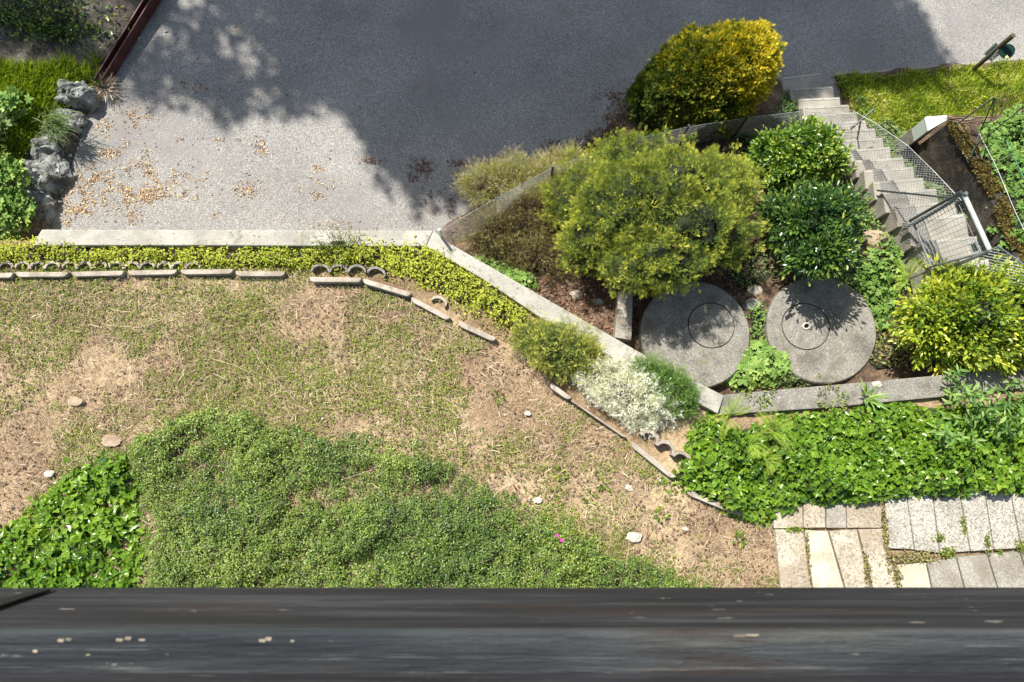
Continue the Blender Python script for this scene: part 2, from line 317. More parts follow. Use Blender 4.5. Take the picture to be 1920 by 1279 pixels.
def grid(name, x0, x1, y0, y1, step, zf, mat, keep=None, **kw):
    nx, ny = int((x1-x0)/step)+1, int((y1-y0)/step)+1
    X, Y = np.meshgrid(np.linspace(x0, x1, nx), np.linspace(y0, y1, ny)); q = np.stack([X.ravel(), Y.ravel()], 1)
    Z = zf(q); V = np.column_stack([q, Z])
    a = (np.arange(ny-1)[:, None]*nx+np.arange(nx-1)[None]).ravel()
    Fq = np.stack([a, a+1, a+nx+1, a+nx], 1)
    if keep is not None: Fq = Fq[keep(q)[Fq].any(1)]
    used, inv = np.unique(Fq, return_inverse=True)
    return put(name, npmesh(name, V[used], inv.ravel(), np.full(len(Fq), 4), mat, smooth=True), **kw)
def bm_obj(name, bm, mat, **kw):
    bmesh.ops.recalc_face_normals(bm, faces=bm.faces)
    me = bpy.data.meshes.new(name); bm.to_mesh(me); bm.free(); me.materials.append(mat)
    return put(name, me, **kw)
def prism(pts, z0, z1, bev=.008, bm=None, segs=2, wob=0):
    """pts: world xy (or xyz tops); solid from z0 up to z1"""
    own = bm is None; b2 = bmesh.new()
    tp = [b2.verts.new((p[0], p[1], p[2] if len(p) > 2 else z1)) for p in pts]; bt = [b2.verts.new((p[0], p[1], z0)) for p in pts]
    f = b2.faces.new(tp); b2.faces.new(bt[::-1]); n = len(pts)
    for i in range(n): b2.faces.new((tp[i], bt[i], bt[(i+1) % n], tp[(i+1) % n]))
    bmesh.ops.recalc_face_normals(b2, faces=b2.faces)
    if bev:
        ed = [e for e in b2.edges if e.verts[0] in tp and e.verts[1] in tp] + [e for e in b2.edges if (e.verts[0] in tp) != (e.verts[1] in tp)]
        bmesh.ops.bevel(b2, geom=ed, offset=bev, segments=segs, affect='EDGES', profile=.6)
    if own: return b2
    me = bpy.data.meshes.new('t'); b2.to_mesh(me); b2.free(); bm.from_mesh(me); bpy.data.meshes.remove(me); return bm
def roughen(o, amp=.006, f=12, sub=None):
    me = o.data; n = len(me.vertices); a = np.empty(n*3, np.float32); me.vertices.foreach_get('co', a); a = a.reshape(-1, 3)
    q = a+np.array(o.location); d = np.stack([fbm(q, f, 3), fbm(q, f, 9), fbm(q, f, 17)], 1)*amp
    me.vertices.foreach_set('co', (a+d).ravel()); me.update()

# ------------------------------------------------------------------ terrain
def road_z(q): return -1.62-.085*q[:, 0]
def rz(x): return -1.62-.085*x
W_IN = [(-700, 456), (822, 456), (1010, 590), (1350, 778), (1800, 722), (2700, 640)]     # garden side line of the walls
garden_poly = np.vstack([PX([(-700, 448), (812, 448), (1010, 575), (1352, 762), (1812, 708), (2700, 610)], 0), [[9.5, -4], [-9.5, -4]]])
def garden_z(q):
    base = .035*fbm(q, .8, 1)+.02*fbm(q, 5, 4)+.014*fbm(q, 18, 8)
    return base
def gz(q):
    return garden_z(q)
grid('ground', -9.5, 9.5, -4, 4.5, .035, lambda q: garden_z(q)-np.clip(-sdf(garden_poly, q), 0, .12)*18-.02, M['soil'], keep=lambda q: sdf(garden_poly, q) > -.14, kind='structure')
def plane(name, x0, x1, y0, y1, zf, mat, n=40, **kw):
    grid(name, x0, x1, y0, y1, (x1-x0)/n, zf, mat, **kw)
plane('road', -40, 40, .6, 60, lambda q: rz(np.clip(q[:, 0], -14, 14)), M['asphalt'], 160, kind='structure')
plane('terrain', -90, 90, -60, 120, lambda q: np.full(len(q), -4.2), M['dark_soil'], 30, kind='structure')
# bank between wall, road and stairs; slopes up from the road towards the viewer
ctrl = [(870, 500, -.85), (980, 560, -.8), (1100, 640, -.78), (1250, 720, -.76), (1230, 560, -.78), (1300, 620, -.78), (1430, 600, -.7), (1540, 620, -.76), (1540, 530, -.74), (1640, 620, -.75), (1600, 560, -.75), (1700, 700, -.5), (1900, 690, -.35), (2200, 680, -.2),
        (980, 430, -1.3), (1110, 540, -.9), (1250, 400, -1.2), (1420, 480, -.8), (1500, 330, -1.2), (1600, 420, -.75), (1660, 480, -.5), (1450, 230, -1.7),
        (850, 450, -1.3), (900, 400, -1.58), (1030, 320, -1.64), (1130, 270, -1.70), (1190, 200, -1.76), (1350, 160, -1.85), (1470, 150, -1.93), (1570, 150, -1.95), (1650, 142, -2.0), (1750, 136, -2.05), (1850, 126, -2.12), (1920, 118, -2.15), (2300, 90, -2.35),
        (1540, 200, -1.8), (1600, 260, -1.6), (1640, 320, -1.3), (1740, 440, -.7), (1830, 520, -.3), (1720, 325, -1.75), (1765, 368, -1.35), (1825, 435, -.95), (1700, 290, -1.9), (1900, 580, -.1), (2100, 600, -.1),
        (1650, 200, -1.85), (1800, 180, -2.0), (1690, 262, -1.85), (1950, 200, -1.6), (2200, 300, -1.2)]
cw = np.array([P(*c) for c in ctrl])
stair_poly = np.array([P(u, v, z)[:2] for u, v, z in [(1458, 142, -2.15), (1540, 133, -2.15), (1600, 190, -1.75), (1650, 260, -1.2), (1710, 310, -.8), (1760, 350, -.5), (1850, 440, -.2), (1960, 545, 0), (1900, 600, 0), (1735, 500, -.2), (1680, 400, -.5), (1640, 360, -.8), (1600, 320, -1.), (1560, 260, -1.4), (1520, 215, -1.7)]])
def bank_z(q, poly=None):
    d2 = ((q[:, None, :]-cw[None, :, :2])**2).sum(2)+.01; ww = d2**-1.6
    r_ = (ww@cw[:, 2])/ww.sum(1)+.03*fbm(q, 3, 2)+.012*fbm(q, 14, 6)
    return r_-.3*np.clip(sdf(stair_poly, q)/.2+.6, 0, 1) if len(stair_poly) else r_
bank_poly = np.array([P(u, v, z)[:2] for u, v, z in [(824, 452, -.5), (838, 440, -1.3), (880, 395, -1.58), (1130, 250, -1.70), (1190, 186, -1.76), (1474, 141, -1.91), (1570, 140, -1.94), (1700, 132, -2.02), (1920, 113, -2.14), (2700, 50, -2.45), (2900, 700, -.2), (1810, 714, -.1), (1350, 752, -.1), (1000, 580, -.1)]])
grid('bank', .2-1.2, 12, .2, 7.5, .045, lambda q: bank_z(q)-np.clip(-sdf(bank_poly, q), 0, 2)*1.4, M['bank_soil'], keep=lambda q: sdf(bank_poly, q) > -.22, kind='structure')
# yard soil beyond the steel rail and the rocks at the left
yard_poly = np.array([P(u, v, -1.15)[:2] for u, v in [(300, -30), (182, 150), (150, 250), (95, 420), (60, 452), (-700, 452), (-700, -500), (500, -500)]])
def yard_z(q): return rz(np.clip(q[:, 0], -14, 14))+.07+.05*fbm(q, 2, 12)+.02*fbm(q, 9, 14)+.25*np.clip(sdf(yard_poly, q), 0, .8)
grid('yard_ground', -12, -2.2, .8, 14, .06, lambda q: yard_z(q)-np.clip(-sdf(yard_poly, q), 0, 2)*1.5, M['dark_soil'], keep=lambda q: sdf(yard_poly, q) > -.2, kind='structure')

def surf(u, v, f, z=-.5):                    # point on a height field seen at (u, v)
    for _ in range(12): p = P(u, v, z); z = float(f(np.array([p[:2]]))[0])
    return np.array(P(u, v, z))

# ------------------------------------------------------------------ concrete walls
def wallpoly(name, far, near, z0, z1, mat, **kw):    # strip between two pixel lines given at height z1
    pts = [P(u, v, z1) for u, v in far]+[P(u, v, z1) for u, v in near[::-1]]
    b = prism(pts, z0, z1, .012)
    bmesh.ops.triangulate(b, faces=[f for f in b.faces if len(f.verts) > 4])
    o = bm_obj(name, b, mat, **kw); return o
lw = thing('retaining_wall', P(800, 445, -1.5), 'pale concrete garden wall edging the road and running down diagonally to the bend', 'wall')
wallpoly('wall_section', [(78, 430), (400, 431), (812, 432)], [(60, 460), (400, 460), (798, 462)], -2.3, .07, M['concrete'], parent=lw)
wallpoly('wall_section', [(812.6, 432), (836, 452), (1080, 592), (1220, 672), (1358, 742)], [(799, 462), (900, 520), (1050, 620), (1200, 698), (1346, 776)], -2.3, .068, M['concrete'], parent=lw)
wallpoly('retaining_wall', [(1359, 740), (1560, 722), (1812, 699), (2600, 610)], [(1349, 778), (1560, 764), (1830, 738), (2600, 650)], -1.6, .055, M['grey_concrete'], label='short grey weathered concrete wall right of the bend, above the ivy', cat='wall')

# ------------------------------------------------------------------ edging stones
def bar_obj(name, a, b, th, h, label, ends=True, z=0., group='straight edging stones along the soil', rot=0):
    a = np.array(P(*a, z+h)); b = np.array(P(*b, z+h)); d = (b-a)[:2]; L_ = np.hypot(*d); d = d/L_; n = np.array([-d[1], d[0]])
    q = []
    e = min(.05, L_*.2) if ends else 0
    for s, t in ((0, .6), (e*.4, .15), (e, 0), (L_-e, 0), (L_-e*.4, .15), (L_, .6), (L_, 1), (0, 1)):
        q.append(a[:2]+d*s+n*(th*(t-.5)))
    bm = prism([(p[0], p[1]) for p in q], z-.12, z+h, .006)
    bmesh.ops.triangulate(bm, faces=[f for f in bm.faces if len(f.verts) > 4])
    o = bm_obj(name, bm, M['edging'], label=label, cat='edging stone', group=group); roughen(o, .008, 14); return o
E = [((-70, 517), (24, 516), 'leftmost straight edging stone cut by the left picture edge'), ((30, 515), (127, 514), 'second straight edging stone from the left picture edge'),
     ((134, 514), (231, 512), 'third straight edging stone from the left, below the yellow-green planting'), ((240, 512), (331, 510), 'fourth straight edging stone from the left, partly overgrown in the middle'),
     ((338, 510), (436, 509), 'fifth straight edging stone from the left, thinly covered by weeds'), ((441, 513), (533, 514), 'right end stone of the long straight row at the upper left of the soil'),
     ((580, 523), (677, 525), 'level edging stone with rounded ends in front of the dark scalloped edging'), ((680, 526), (769, 553), 'slanting edging stone just right of the level round-ended one'),
     ((771, 560), (842, 598), 'short slanting edging stone, second after the level round-ended one'), ((860, 606), (928, 637), 'half buried edging stone below the yellow-green planting'),
     ((1032, 722), (1069, 748), 'short pale edging stone at the upper end of the dark diagonal board'), ((1070, 750), (1174, 821), 'long thin dark edging board standing tilted below the silver plant'),
     ((1184, 832), (1264, 896), 'slanting edging stone in front of the white scalloped edging'), ((1288, 922), (1396, 966), 'edging stone mostly hidden under the overhanging ivy')]
for i, (a, b, l) in enumerate(E):
    bar_obj('edging_stone', a, b, .055 if i != 11 else .02, .085 if i in (6, 7, 10, 11, 12) else .055, l)
def wavy(name, a, b, n, th, h, label, z=0., mat='edging'):
    a = np.array(P(*a, z+h)[:2]); b = np.array(P(*b, z+h)[:2]); d = b-a; L_ = np.hypot(*d); d /= L_; nn = np.array([-d[1], d[0]]); r = L_/n/2
    inn, out = [], []
    for k in range(n):
        for j in range(9):
            t = math.pi*(1-j/8); c = a+d*(r*(2*k+1)); ro, ri = r*1.0+th*.5, r-th*.5
            out.append(c+d*math.cos(t)*min(ro, r)+nn*(math.sin(t)*r*.72+th*.5)); inn.append(c+d*math.cos(t)*ri+nn*(math.sin(t)*r*.72-th*.5))
    bm = bmesh.new(); rows = []
    for o_, i_ in zip(out, inn): rows.append([bm.verts.new((*o_, z+h)), bm.verts.new((*i_, z+h)), bm.verts.new((*i_, z-.1)), bm.verts.new((*o_, z-.1))])
    for r0, r1 in zip(rows, rows[1:]):
        for k in range(4): bm.faces.new((r0[k], r0[(k+1) % 4], r1[(k+1) % 4], r1[k]))
    bm.faces.new(rows[0]); bm.faces.new(rows[-1][::-1])
    bmesh.ops.remove_doubles(bm, verts=bm.verts, dist=.002)
    o = bm_obj(name, bm, M[mat], label=label, cat='scalloped edging', group='scalloped edging stones'); roughen(o, .006, 12); return o
for i, (u0, u1) in enumerate([(-60, 24), (27, 112), (115, 200), (203, 290), (293, 376)]):
    wavy('scalloped_edging', (u0, 501), (u1, 501), 3, .03, .04, ['scalloped edging stone at the left picture edge', 'scalloped edging stone, second from the left edge, half under leaves', 'scalloped edging stone in the middle of the left row',
         'fourth scalloped edging stone from the left in the upper left row', 'rightmost scalloped edging stone of the left row, nearly overgrown'][i])
wavy('scalloped_edging', (583, 508), (686, 510), 3, .026, .06, 'dark weathered scalloped edging behind the level round-ended stone', mat='grey_concrete')
wavy('scalloped_edging', (688, 510), (722, 518), 1, .026, .055, 'single arc of edging right of the dark scalloped one', mat='grey_concrete')
wavy('scalloped_edging', (808, 562), (836, 575), 1, .026, .035, 'single pale arc of edging within the yellow-green planting')
wavy('scalloped_edging', (1203, 812), (1294, 872), 3, .036, .13, 'white scalloped edging stone between the silver plant and the ivy')

# ------------------------------------------------------------------ paving slabs
def c4(x, y): return (1400+x/3.206, 880+y/3.206)
slabs = [
 ('tan', [(165, 120), (336, 110), (338, 352), (165, 356)], 'brown-grey paving slab at the left end of the short row under the ivy'),
 ('tan', [(344, 110), (470, 105), (473, 350), (344, 352)], 'paving slab second from left in the short row under the ivy'),
 ('dull', [(480, 105), (594, 100), (600, 352), (482, 352)], 'dark narrow paving slab, third in the short row under the ivy'),
 ('tan', [(602, 100), (806, 95), (812, 352), (606, 352)], 'right slab of the short row under the ivy, beside the weed-filled joint'),
 ('tan', [(172, 362), (340, 362), (402, 860), (222, 860)], 'leftmost long pale slab beside the bare soil'),
 ('cream', [(350, 364), (488, 376), (628, 860), (424, 860)], 'yellowish smoother long slab with the fine twig shadow'),
 ('tan', [(500, 374), (660, 362), (778, 860), (640, 860)], 'third long slab from the soil, grey pebbled'),
 ('tan', [(672, 360), (815, 358), (944, 860), (800, 860)], 'fourth long slab from the soil, along the brown weedy joint'),
 ('peb', [(828, 100), (950, 95), (1008, 482), (850, 474)], 'leftmost of the white pebbled slabs in the upper right row'),
 ('peb', [(958, 95), (1108, 90), (1158, 502), (1016, 486)], 'second of the white pebbled slabs, ending at the mossy clump'),
 ('peb', [(1114, 90), (1268, 88), (1342, 492), (1168, 506)], 'third of the white pebbled slabs, left of the short weedy crack'),
 ('peb', [(1276, 88), (1420, 86), (1484, 484), (1350, 492)], 'fourth of the white pebbled slabs, right of the short weedy crack'),
 ('peb', [(1428, 86), (1572, 84), (1650, 474), (1492, 482)], 'fifth of the white pebbled slabs in the upper right row'),
 ('peb', [(1580, 84), (1740, 80), (1810, 462), (1658, 472)], 'white pebbled slab cut by the right picture edge'),
 ('cream', [(902, 578), (1076, 560), (1140, 860), (950, 860)], 'bright cream short slab in the lower right row'),
 ('dull', [(1086, 560), (1258, 532), (1346, 860), (1150, 860)], 'first dull brown slab right of the cream one'),
 ('dull', [(1266, 530), (1444, 512), (1552, 860), (1356, 860)], 'second dull brown slab right of the cream one'),
 ('dull', [(1452, 510), (1640, 496), (1752, 860), (1562, 860)], 'third dull brown slab right of the cream one, near the picture edge'),
 ('dull', [(1648, 496), (1830, 482), (1950, 860), (1762, 860)], 'dull brown slab at the lower right corner of the paving')]
M['cream_slab'] = solid('cream_slab', [(.3, (.42, .37, .275)), (.7, (.54, .485, .38))], 3, [(0, (.7, .68, .6)), (.7, (1, 1, 1))], 62, .6, [(5, .6, .7, (.38, .3, .2))], bump=.4, bscale=60)
for i, (k, q, l) in enumerate(slabs):
    z1 = .045+.006*math.sin(i*2.3)
    bm = prism([P(*c4(*p), z1) for p in q], -.05, z1, .006)
    o = bm_obj('paving_slab', bm, M[{'tan': 'tan_slab', 'dull': 'dull_slab', 'cream': 'cream_slab', 'peb': 'pebble_slab'}[k]], label=l, cat='paving slab', group='paving slabs of the garden path')

# ------------------------------------------------------------------ septic covers
def disc(bm, c, r, z0, z1, n=72, bev=.012, ri=0):
    th = [2*math.pi*i/n for i in range(n)]
    if ri == 0: prism([(c[0]+r*math.cos(t), c[1]+r*math.sin(t)) for t in th], z0, z1, bev, bm)
    else:
        rows = []
        prof = [(ri, z0), (ri, z1-.006), (ri+.008, z1), (r-bev, z1), (r, z1-bev), (r, z0)]
        for t in th: rows.append([bm.verts.new((c[0]+a*math.cos(t), c[1]+a*math.sin(t), z)) for a, z in prof])
        for i in range(n):
            a, b = rows[i], rows[(i+1) % n]
            for k in range(len(prof)-1): bm.faces.new((a[k], a[k+1], b[k+1], b[k]))
for i, (u, v, r, zz, lu, lv, lr, lab) in enumerate([(1304, 626, .66, -.62, 1334, 610, .285, 'round concrete tank cover under the yew, with an empty round lid'), (1541, 617, .66, -.60, 1511, 612, .29, 'round concrete tank cover below the dark shrub, its lid carrying a small ring')]):
    c = P(u, v, zz); lc = P(lu, lv, zz)
    t = thing('tank_cover', (c[0], c[1], zz-.25), lab, 'tank cover', 'round concrete tank covers')
    bm = bmesh.new()                                   # plate with the lid hole left open
    n = 96; rows = []
    for k in range(n):
        th = 2*math.pi*k/n; dx, dy = math.cos(th), math.sin(th); ox, oy = lc[0]-c[0], lc[1]-c[1]
        bb = ox*dx+oy*dy; R_ = -bb+math.sqrt(bb*bb-(ox*ox+oy*oy)+r*r)
        rows.append([bm.verts.new((lc[0]+dx*a, lc[1]+dy*a, z)) for a, z in ((lr, zz-.25), (lr, zz-.005), (lr+.006, zz), (R_-.014, zz), (R_, zz-.014), (R_, zz-.25))])
    for k in range(n):
        a, b = rows[k], rows[(k+1) % n]
        for j in range(5): bm.faces.new((a[j], a[j+1], b[j+1], b[j]))
    bm_obj('cover_plate', bm, M['grey_concrete'], parent=t)
    bm = bmesh.new(); disc(bm, lc, lr-.011, zz-.09, zz-.002, bev=.005)
    lid = bm_obj('lid', bm, M['grey_concrete'], parent=t)
    if i == 1:
        th = np.linspace(0, 2*np.pi, 15); q = np.stack([lc[0]+.04*np.cos(th), lc[1]+.034*np.sin(th), zz+.018+.012*np.sin(th)], 1)
        build('ring_handle', [tube_np(q, .011, 6, cap=False)], [M['pale_stone']], parent=lid)
        bm = bmesh.new(); disc(bm, (lc[0], lc[1]), .035, zz-.004, zz+.002, 18, .001); bm_obj('handle_recess', bm, M['black'], parent=lid)
bm = prism([P(u, v, -.62) for u, v in [(1160, 545), (1187, 548), (1184, 638), (1153, 633)]], -.8, -.62, .01)
bm_obj('concrete_slab', bm, M['dull_slab'], label='narrow grey pebbled slab leaning in shade left of the first tank cover', cat='slab')

# ------------------------------------------------------------------ stones
def rock(name, c, r, seed, mat, amp=.35, sub=3, strata=0, **kw):
    bm = bmesh.new(); bmesh.ops.create_icosphere(bm, subdivisions=sub, radius=1)
    q = np.array([v.co[:] for v in bm.verts]); n0 = fbm(q+seed*3.1, 1.3, seed, 4)
    ridg = -np.abs(noise(q+seed, 2.6, seed+5)); cell = np.round(noise(q+seed*2, 2.2, seed+8)*4)/4
    k = 1+amp*n0+amp*.5*ridg+amp*.55*cell
    q = q*k[:, None]
    if strata: s = q[:, 0]*.8+q[:, 2]*.6; q = q*(1+.05*np.tanh(3*np.sin(s*strata+n0*3))[:, None])
    rr = np.array(r if hasattr(r, '__len__') else (r, r, r)); q = q*rr
    for v, p in zip(bm.verts, q): v.co = (c[0]+p[0], c[1]+p[1], c[2]+p[2])
    return bm_obj(name, bm, M[mat], **kw)
for i, (u, v, rx, ry, rz_, l) in enumerate([(152, 188, .27, .20, .3, 'pale angular rock nearest the end of the steel rail'), (128, 232, .26, .19, .22, 'darker low rock behind grass, below the pale rock'), (90, 288, .34, .30, .28, 'grey layered rock in the middle of the row beside the road'),
        (78, 338, .38, .32, .28, 'large fissured grey rock left of the fallen leaves'), (74, 388, .34, .26, .2, 'low brown-grey rock at the lower end of the row beside the road')]):
    z = -1.12
    o = rock('rock', P(u, v, z), (rx, ry, rz_), 11+i, 'rock', .36, 5, 14, label=l, cat='rock', group='rocks beside the road'); roughen(o, .035, 9)
bs = [(1080, 553, .075, 'pale flat stone lying in the shade below the yew'), (1122, 566, .06, 'small grey stone between the pale flat stone and the slab'), (1415, 545, .09, 'pale stone wedged between the two tank covers'), (1408, 572, .10, 'rough grey stone between the tank covers, lower one'),
      (1640, 450, .16, 'flat brownish stone in the bank left of the gate'), (1622, 432, .07, 'small stone beside the stairs above the flat brownish one'), (1665, 402, .09, 'ochre stone block against the stair side')]
for i, (u, v, r, l) in enumerate(bs):
    p = surf(u, v, bank_z); rock('stone', p, (r*1.2, r*.8, r*.55), 30+i, 'rock' if i in (3, 1) else 'flat_stone' if i > 3 else 'edging', .2, 3, label=l, cat='stone', group='stones in the planted bank')
gs = [(1008, 938, .045, 'white upright stone at the upper edge of the low green shrubs'), (1190, 1007, .075, 'largest white stone, on the bare soil near the bottom'), (1180, 915, .04, 'pale stone halfway between the silver plant and the balcony'), (140, 752, .065, 'flat reddish stone in the soil at the left'),
      (92, 888, .045, 'single pale stone above the ivy at the left edge'), (990, 775, .03, 'small white stone right of the middle of the soil'), (1285, 992, .03, 'thin pale stone below the hanging ivy'), (652, 845, .03, 'white stone at the edge of the low shrubs near the middle'), (208, 826, .085, 'flat tan rock slab at the tip of the low green shrubs'),
      (1420, 745, .0, ''), (1645, 722, .045, 'white stone lying on the grey wall')]
for i, (u, v, r, l) in enumerate(gs):
    if not l: continue
    z = .06 if i == 10 else .01
    fl = i in (3, 8); rock('stone', P(u, v, z+(.004 if fl else 0)), (r*1.2, r*.8, r*(.06 if fl else .35)), 60+i, 'pale_stone' if not fl else 'flat_stone', .35, 3, label=l, cat='stone', group='stones lying on the garden soil')

# ------------------------------------------------------------------ stairs
def c0(x, y): return (1440+x/2.283, y/2.283)
tr = [((60, 332), (225, 310)), ((92, 380), (278, 368)), ((130, 422), (308, 415)), ((150, 457), (347, 447)), ((180, 492), (378, 478)), ((225, 524), (420, 515)), ((262, 560), (460, 548)), ((300, 600), (492, 588)), ((330, 642), (520, 628)),
      ((370, 686), (580, 672)), ((410, 728), (622, 713)), ((450, 778), (665, 760)), ((490, 824), (720, 806)), ((545, 882), (800, 858)), ((598, 940), (845, 915)), ((660, 1030), (895, 1010)), ((700, 1135), (945, 1108)), ((780, 1200), (1042, 1172)), ((830, 1275), (1110, 1240)), ((880, 1350), (1180, 1310))]
st = thing('staircase', P(1505, 145, -2.2), 'weathered concrete stairs climbing from the road to the wire gate', 'stairs')
for i, (a, b) in enumerate(tr):
    z = -1.93+.119*i
    A, B = np.array(P(*c0(*a), z)), np.array(P(*c0(*b), z))
    if i+1 < len(tr):
        C, D = np.array(P(*c0(*tr[i+1][1]), z+.119)), np.array(P(*c0(*tr[i+1][0]), z+.119))
    dep = (A-D)[1]+.05
    sh = (D-A)[0]*.45
    q = [A, B, B+np.array([max(sh, 0)*.6, -dep, 0]), A+np.array([max(sh, 0)*.6, -dep, 0])]
    o = bm_obj('step', prism([p[:2] for p in q], z-.45, z, .014, segs=3), M['step'], parent=st); roughen(o, .004, 10)
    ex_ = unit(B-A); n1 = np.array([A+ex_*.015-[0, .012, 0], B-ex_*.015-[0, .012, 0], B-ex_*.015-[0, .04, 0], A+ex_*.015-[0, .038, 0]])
    nz = bm_obj('nosing_highlight', prism([p[:2] for p in n1], z-.01, z+.004, .002), M['concrete'], parent=o); roughen(nz, .003, 14)  # pale strip paints the sunlit line along the far edge of the step
# ------------------------------------------------------------------ road kerb at the verge
def roadpt(u, v, dz):
    z = -2.
    for _ in range(6): z = rz(P(u, v, z)[0])+dz
    return P(u, v, z)
bm_obj('kerb', prism([roadpt(*p, .03) for p in [(1562, 136), (1700, 128), (1920, 108), (2400, 66), (2400, 72), (1920, 114), (1700, 134), (1564, 143)]], -2.8, 0, .008), M['concrete'], label='thin concrete kerb between the road and the grass verge', cat='kerb')

# ------------------------------------------------------------------ right retaining wall with moss
base = [(1700, 290, -1.8), (1750, 340, -1.45), (1805, 395, -1.0), (1862, 472, -.5), (1890, 520, -.3)]
tops = [-.88, -.72, -.5, -.22, -.1]
rw = thing('retaining_wall', P(1760, 350, -1.8), 'dark stained concrete wall with a mossy top beside the stairs', 'wall')
bm = bmesh.new(); mo = bmesh.new(); fr, bk = [], []
dense = []
for (a, ta), (b, tb) in zip(list(zip(base, tops)), list(zip(base, tops))[1:]):
    for s in np.linspace(0, 1, 9)[:-1]: dense.append((*(np.array(P(*a))*(1-s)+np.array(P(*b))*s), ta*(1-s)+tb*s))
for x, y, z, t in dense:
    fr.append([bm.verts.new((x, y, z-1.2)), bm.verts.new((x, y, t)), bm.verts.new((x+.17, y+.06, t)), bm.verts.new((x+.17, y+.06, z-1.2))])
for a, b in zip(fr, fr[1:]):
    for k in range(4): bm.faces.new((a[k], a[(k+1) % 4], b[(k+1) % 4], b[k]))
bm.faces.new(fr[0]); bm.faces.new(fr[-1][::-1])
bm_obj('wall_body', bm, M['wet_wall'], parent=rw)
q = np.array(dense); t_ = rng.integers(0, len(q)-1, 26000); s_ = rng.random(26000)[:, None]; pp = q[t_]*(1-s_)+q[t_+1]*s_
mp = np.column_stack([pp[:, 0]+rng.uniform(-.02, .17, 26000)+.02*noise(pp[:, :2], 9, 3), pp[:, 1]+rng.uniform(-.01, .06, 26000), pp[:, 3]+.012+.02*np.abs(noise(pp[:, :2], 8, 5))])
mp = mp[noise(mp[:, :2], 7, 77) > -.45]
M['mossleaf'] = leafmat('moss_tuft', [(0, (.03, .02, .01)), (.4, (.10, .065, .02)), (.8, (.22, .16, .035)), (1, (.24, .28, .06))], .8, .1)
build('moss', [leaves(T_small, mp, rdir(len(mp), .5), rdir(len(mp), .6), rng.uniform(.015, .04, len(mp)))], [M['mossleaf']], parent=rw)
# ground behind that wall
dw = [(1760, 235, -.95), (1800, 320, -.75), (1850, 400, -.5), (1890, 470, -.25), (1920, 560, -.1), (1960, 220, -1.1), (2000, 400, -.5), (1850, 200, -1.25), (2300, 300, -.8), (1840, 170, -1.7)]
dwp = np.array([P(*c) for c in dw])
def upper_z(q):
    d2 = ((q[:, None, :]-dwp[None, :, :2])**2).sum(2)+.02; ww = d2**-1.5
    return (ww@dwp[:, 2])/ww.sum(1)+.03*fbm(q, 4, 31)+.015*fbm(q, 14, 33)
up_poly = np.array([(x+.14, y+.05) for x, y, z, t in dense[::4]]+[P(1905, 540, -.2)[:2], P(2700, 520, -.2)[:2], P(2500, 150, -1.2)[:2], P(1900, 205, -1.2)[:2], P(1840, 214, -1.1)[:2]])
grid('slope', 4.2, 12, 1.2, 7.5, .05, lambda q: upper_z(q)-np.clip(-sdf(up_poly, q), 0, 1)*3-.03, M['bank_soil'], keep=lambda q: sdf(up_poly, q) > -.04, kind='structure')

# ------------------------------------------------------------------ electricity cabinet
cb = thing('utility_cabinet', P(1725, 250, -1.8), 'white and pale green-grey utility cabinet at the top end of the dark wall', 'cabinet')
def slabq(pts, th):
    bm = bmesh.new(); n = (Vector(pts[1])-Vector(pts[0])).cross(Vector(pts[2])-Vector(pts[0])).normalized()
    a = [bm.verts.new(p) for p in pts]; b = [bm.verts.new(Vector(p)-n*th) for p in pts]
    bm.faces.new(a); bm.faces.new(b[::-1])
    for k in range(len(pts)): bm.faces.new((a[k], b[k], b[(k+1) % len(pts)], a[(k+1) % len(pts)]))
    return bm
zt = -1.12; tq = [np.array(P(*p, zt)) for p in [(1735, 219), (1776, 216), (1777, 224), (1741, 245)]]; cc = sum(tq)/4
bm_obj('cabinet_lid', prism([p[:2] for p in tq], zt-.03, zt, .006), M['white_paint'], parent=cb)
bm_obj('cabinet_body', prism([(cc+(p-cc)*.95)[:2] for p in tq], zt-.33, zt-.031, .005), M['grey_paint'], parent=cb)
bm_obj('cabinet_base', prism([(cc+(p-cc)*.98)[:2] for p in tq], zt-1., zt-.331, .008), M['grey_concrete'], parent=cb)

# ------------------------------------------------------------------ wire fences, gate, rails
def lerp(a, b, t): return a+(b-a)*t
def wires(BL, BR, TL, TR, cell=.055, r=.0016, diamond=True, mi=0):
    BL, BR, TL, TR = map(np.array, (BL, BR, TL, TR)); w_ = np.linalg.norm(BR-BL); h_ = np.linalg.norm(TL-BL)
    nu, nv = w_/cell, h_/cell; out = []
    def pt(a, b): return lerp(lerp(BL, BR, a/nu), lerp(TL, TR, a/nu), b/nv)
    if diamond:
        for s in (1, -1):
            k = -math.ceil(nv)-1
            while k < nu+math.ceil(nv)+1:
                # a = k + s*b
                bs_ = [0, nv]; lo, hi = 0, nv
                if s == 1: lo, hi = max(0, -k), min(nv, nu-k)
                else: lo, hi = max(0, k-nu), min(nv, k)
                if hi-lo > .2:
                    n = max(2, int((hi-lo)*1)+1); bb = np.linspace(lo, hi, n)
                    pts = [pt(k+s*b, b)+rng.normal(0, .0015, 3) for b in bb]; out.append(tube_np(pts, r, 3, mi=mi, cap=False))
                k += 1
    else:
        for a in np.arange(0, nu+.01, 1): out.append(tube_np([pt(a, b) for b in np.linspace(0, nv, 3)], r, 3, mi=mi, cap=False))
        for b in np.arange(0, nv+.01, 1): out.append(tube_np([pt(a, b) for a in np.linspace(0, nu, 3)], r, 3, mi=mi, cap=False))
    return out
def drop(p, h): return (p[0], p[1], p[2]-h)
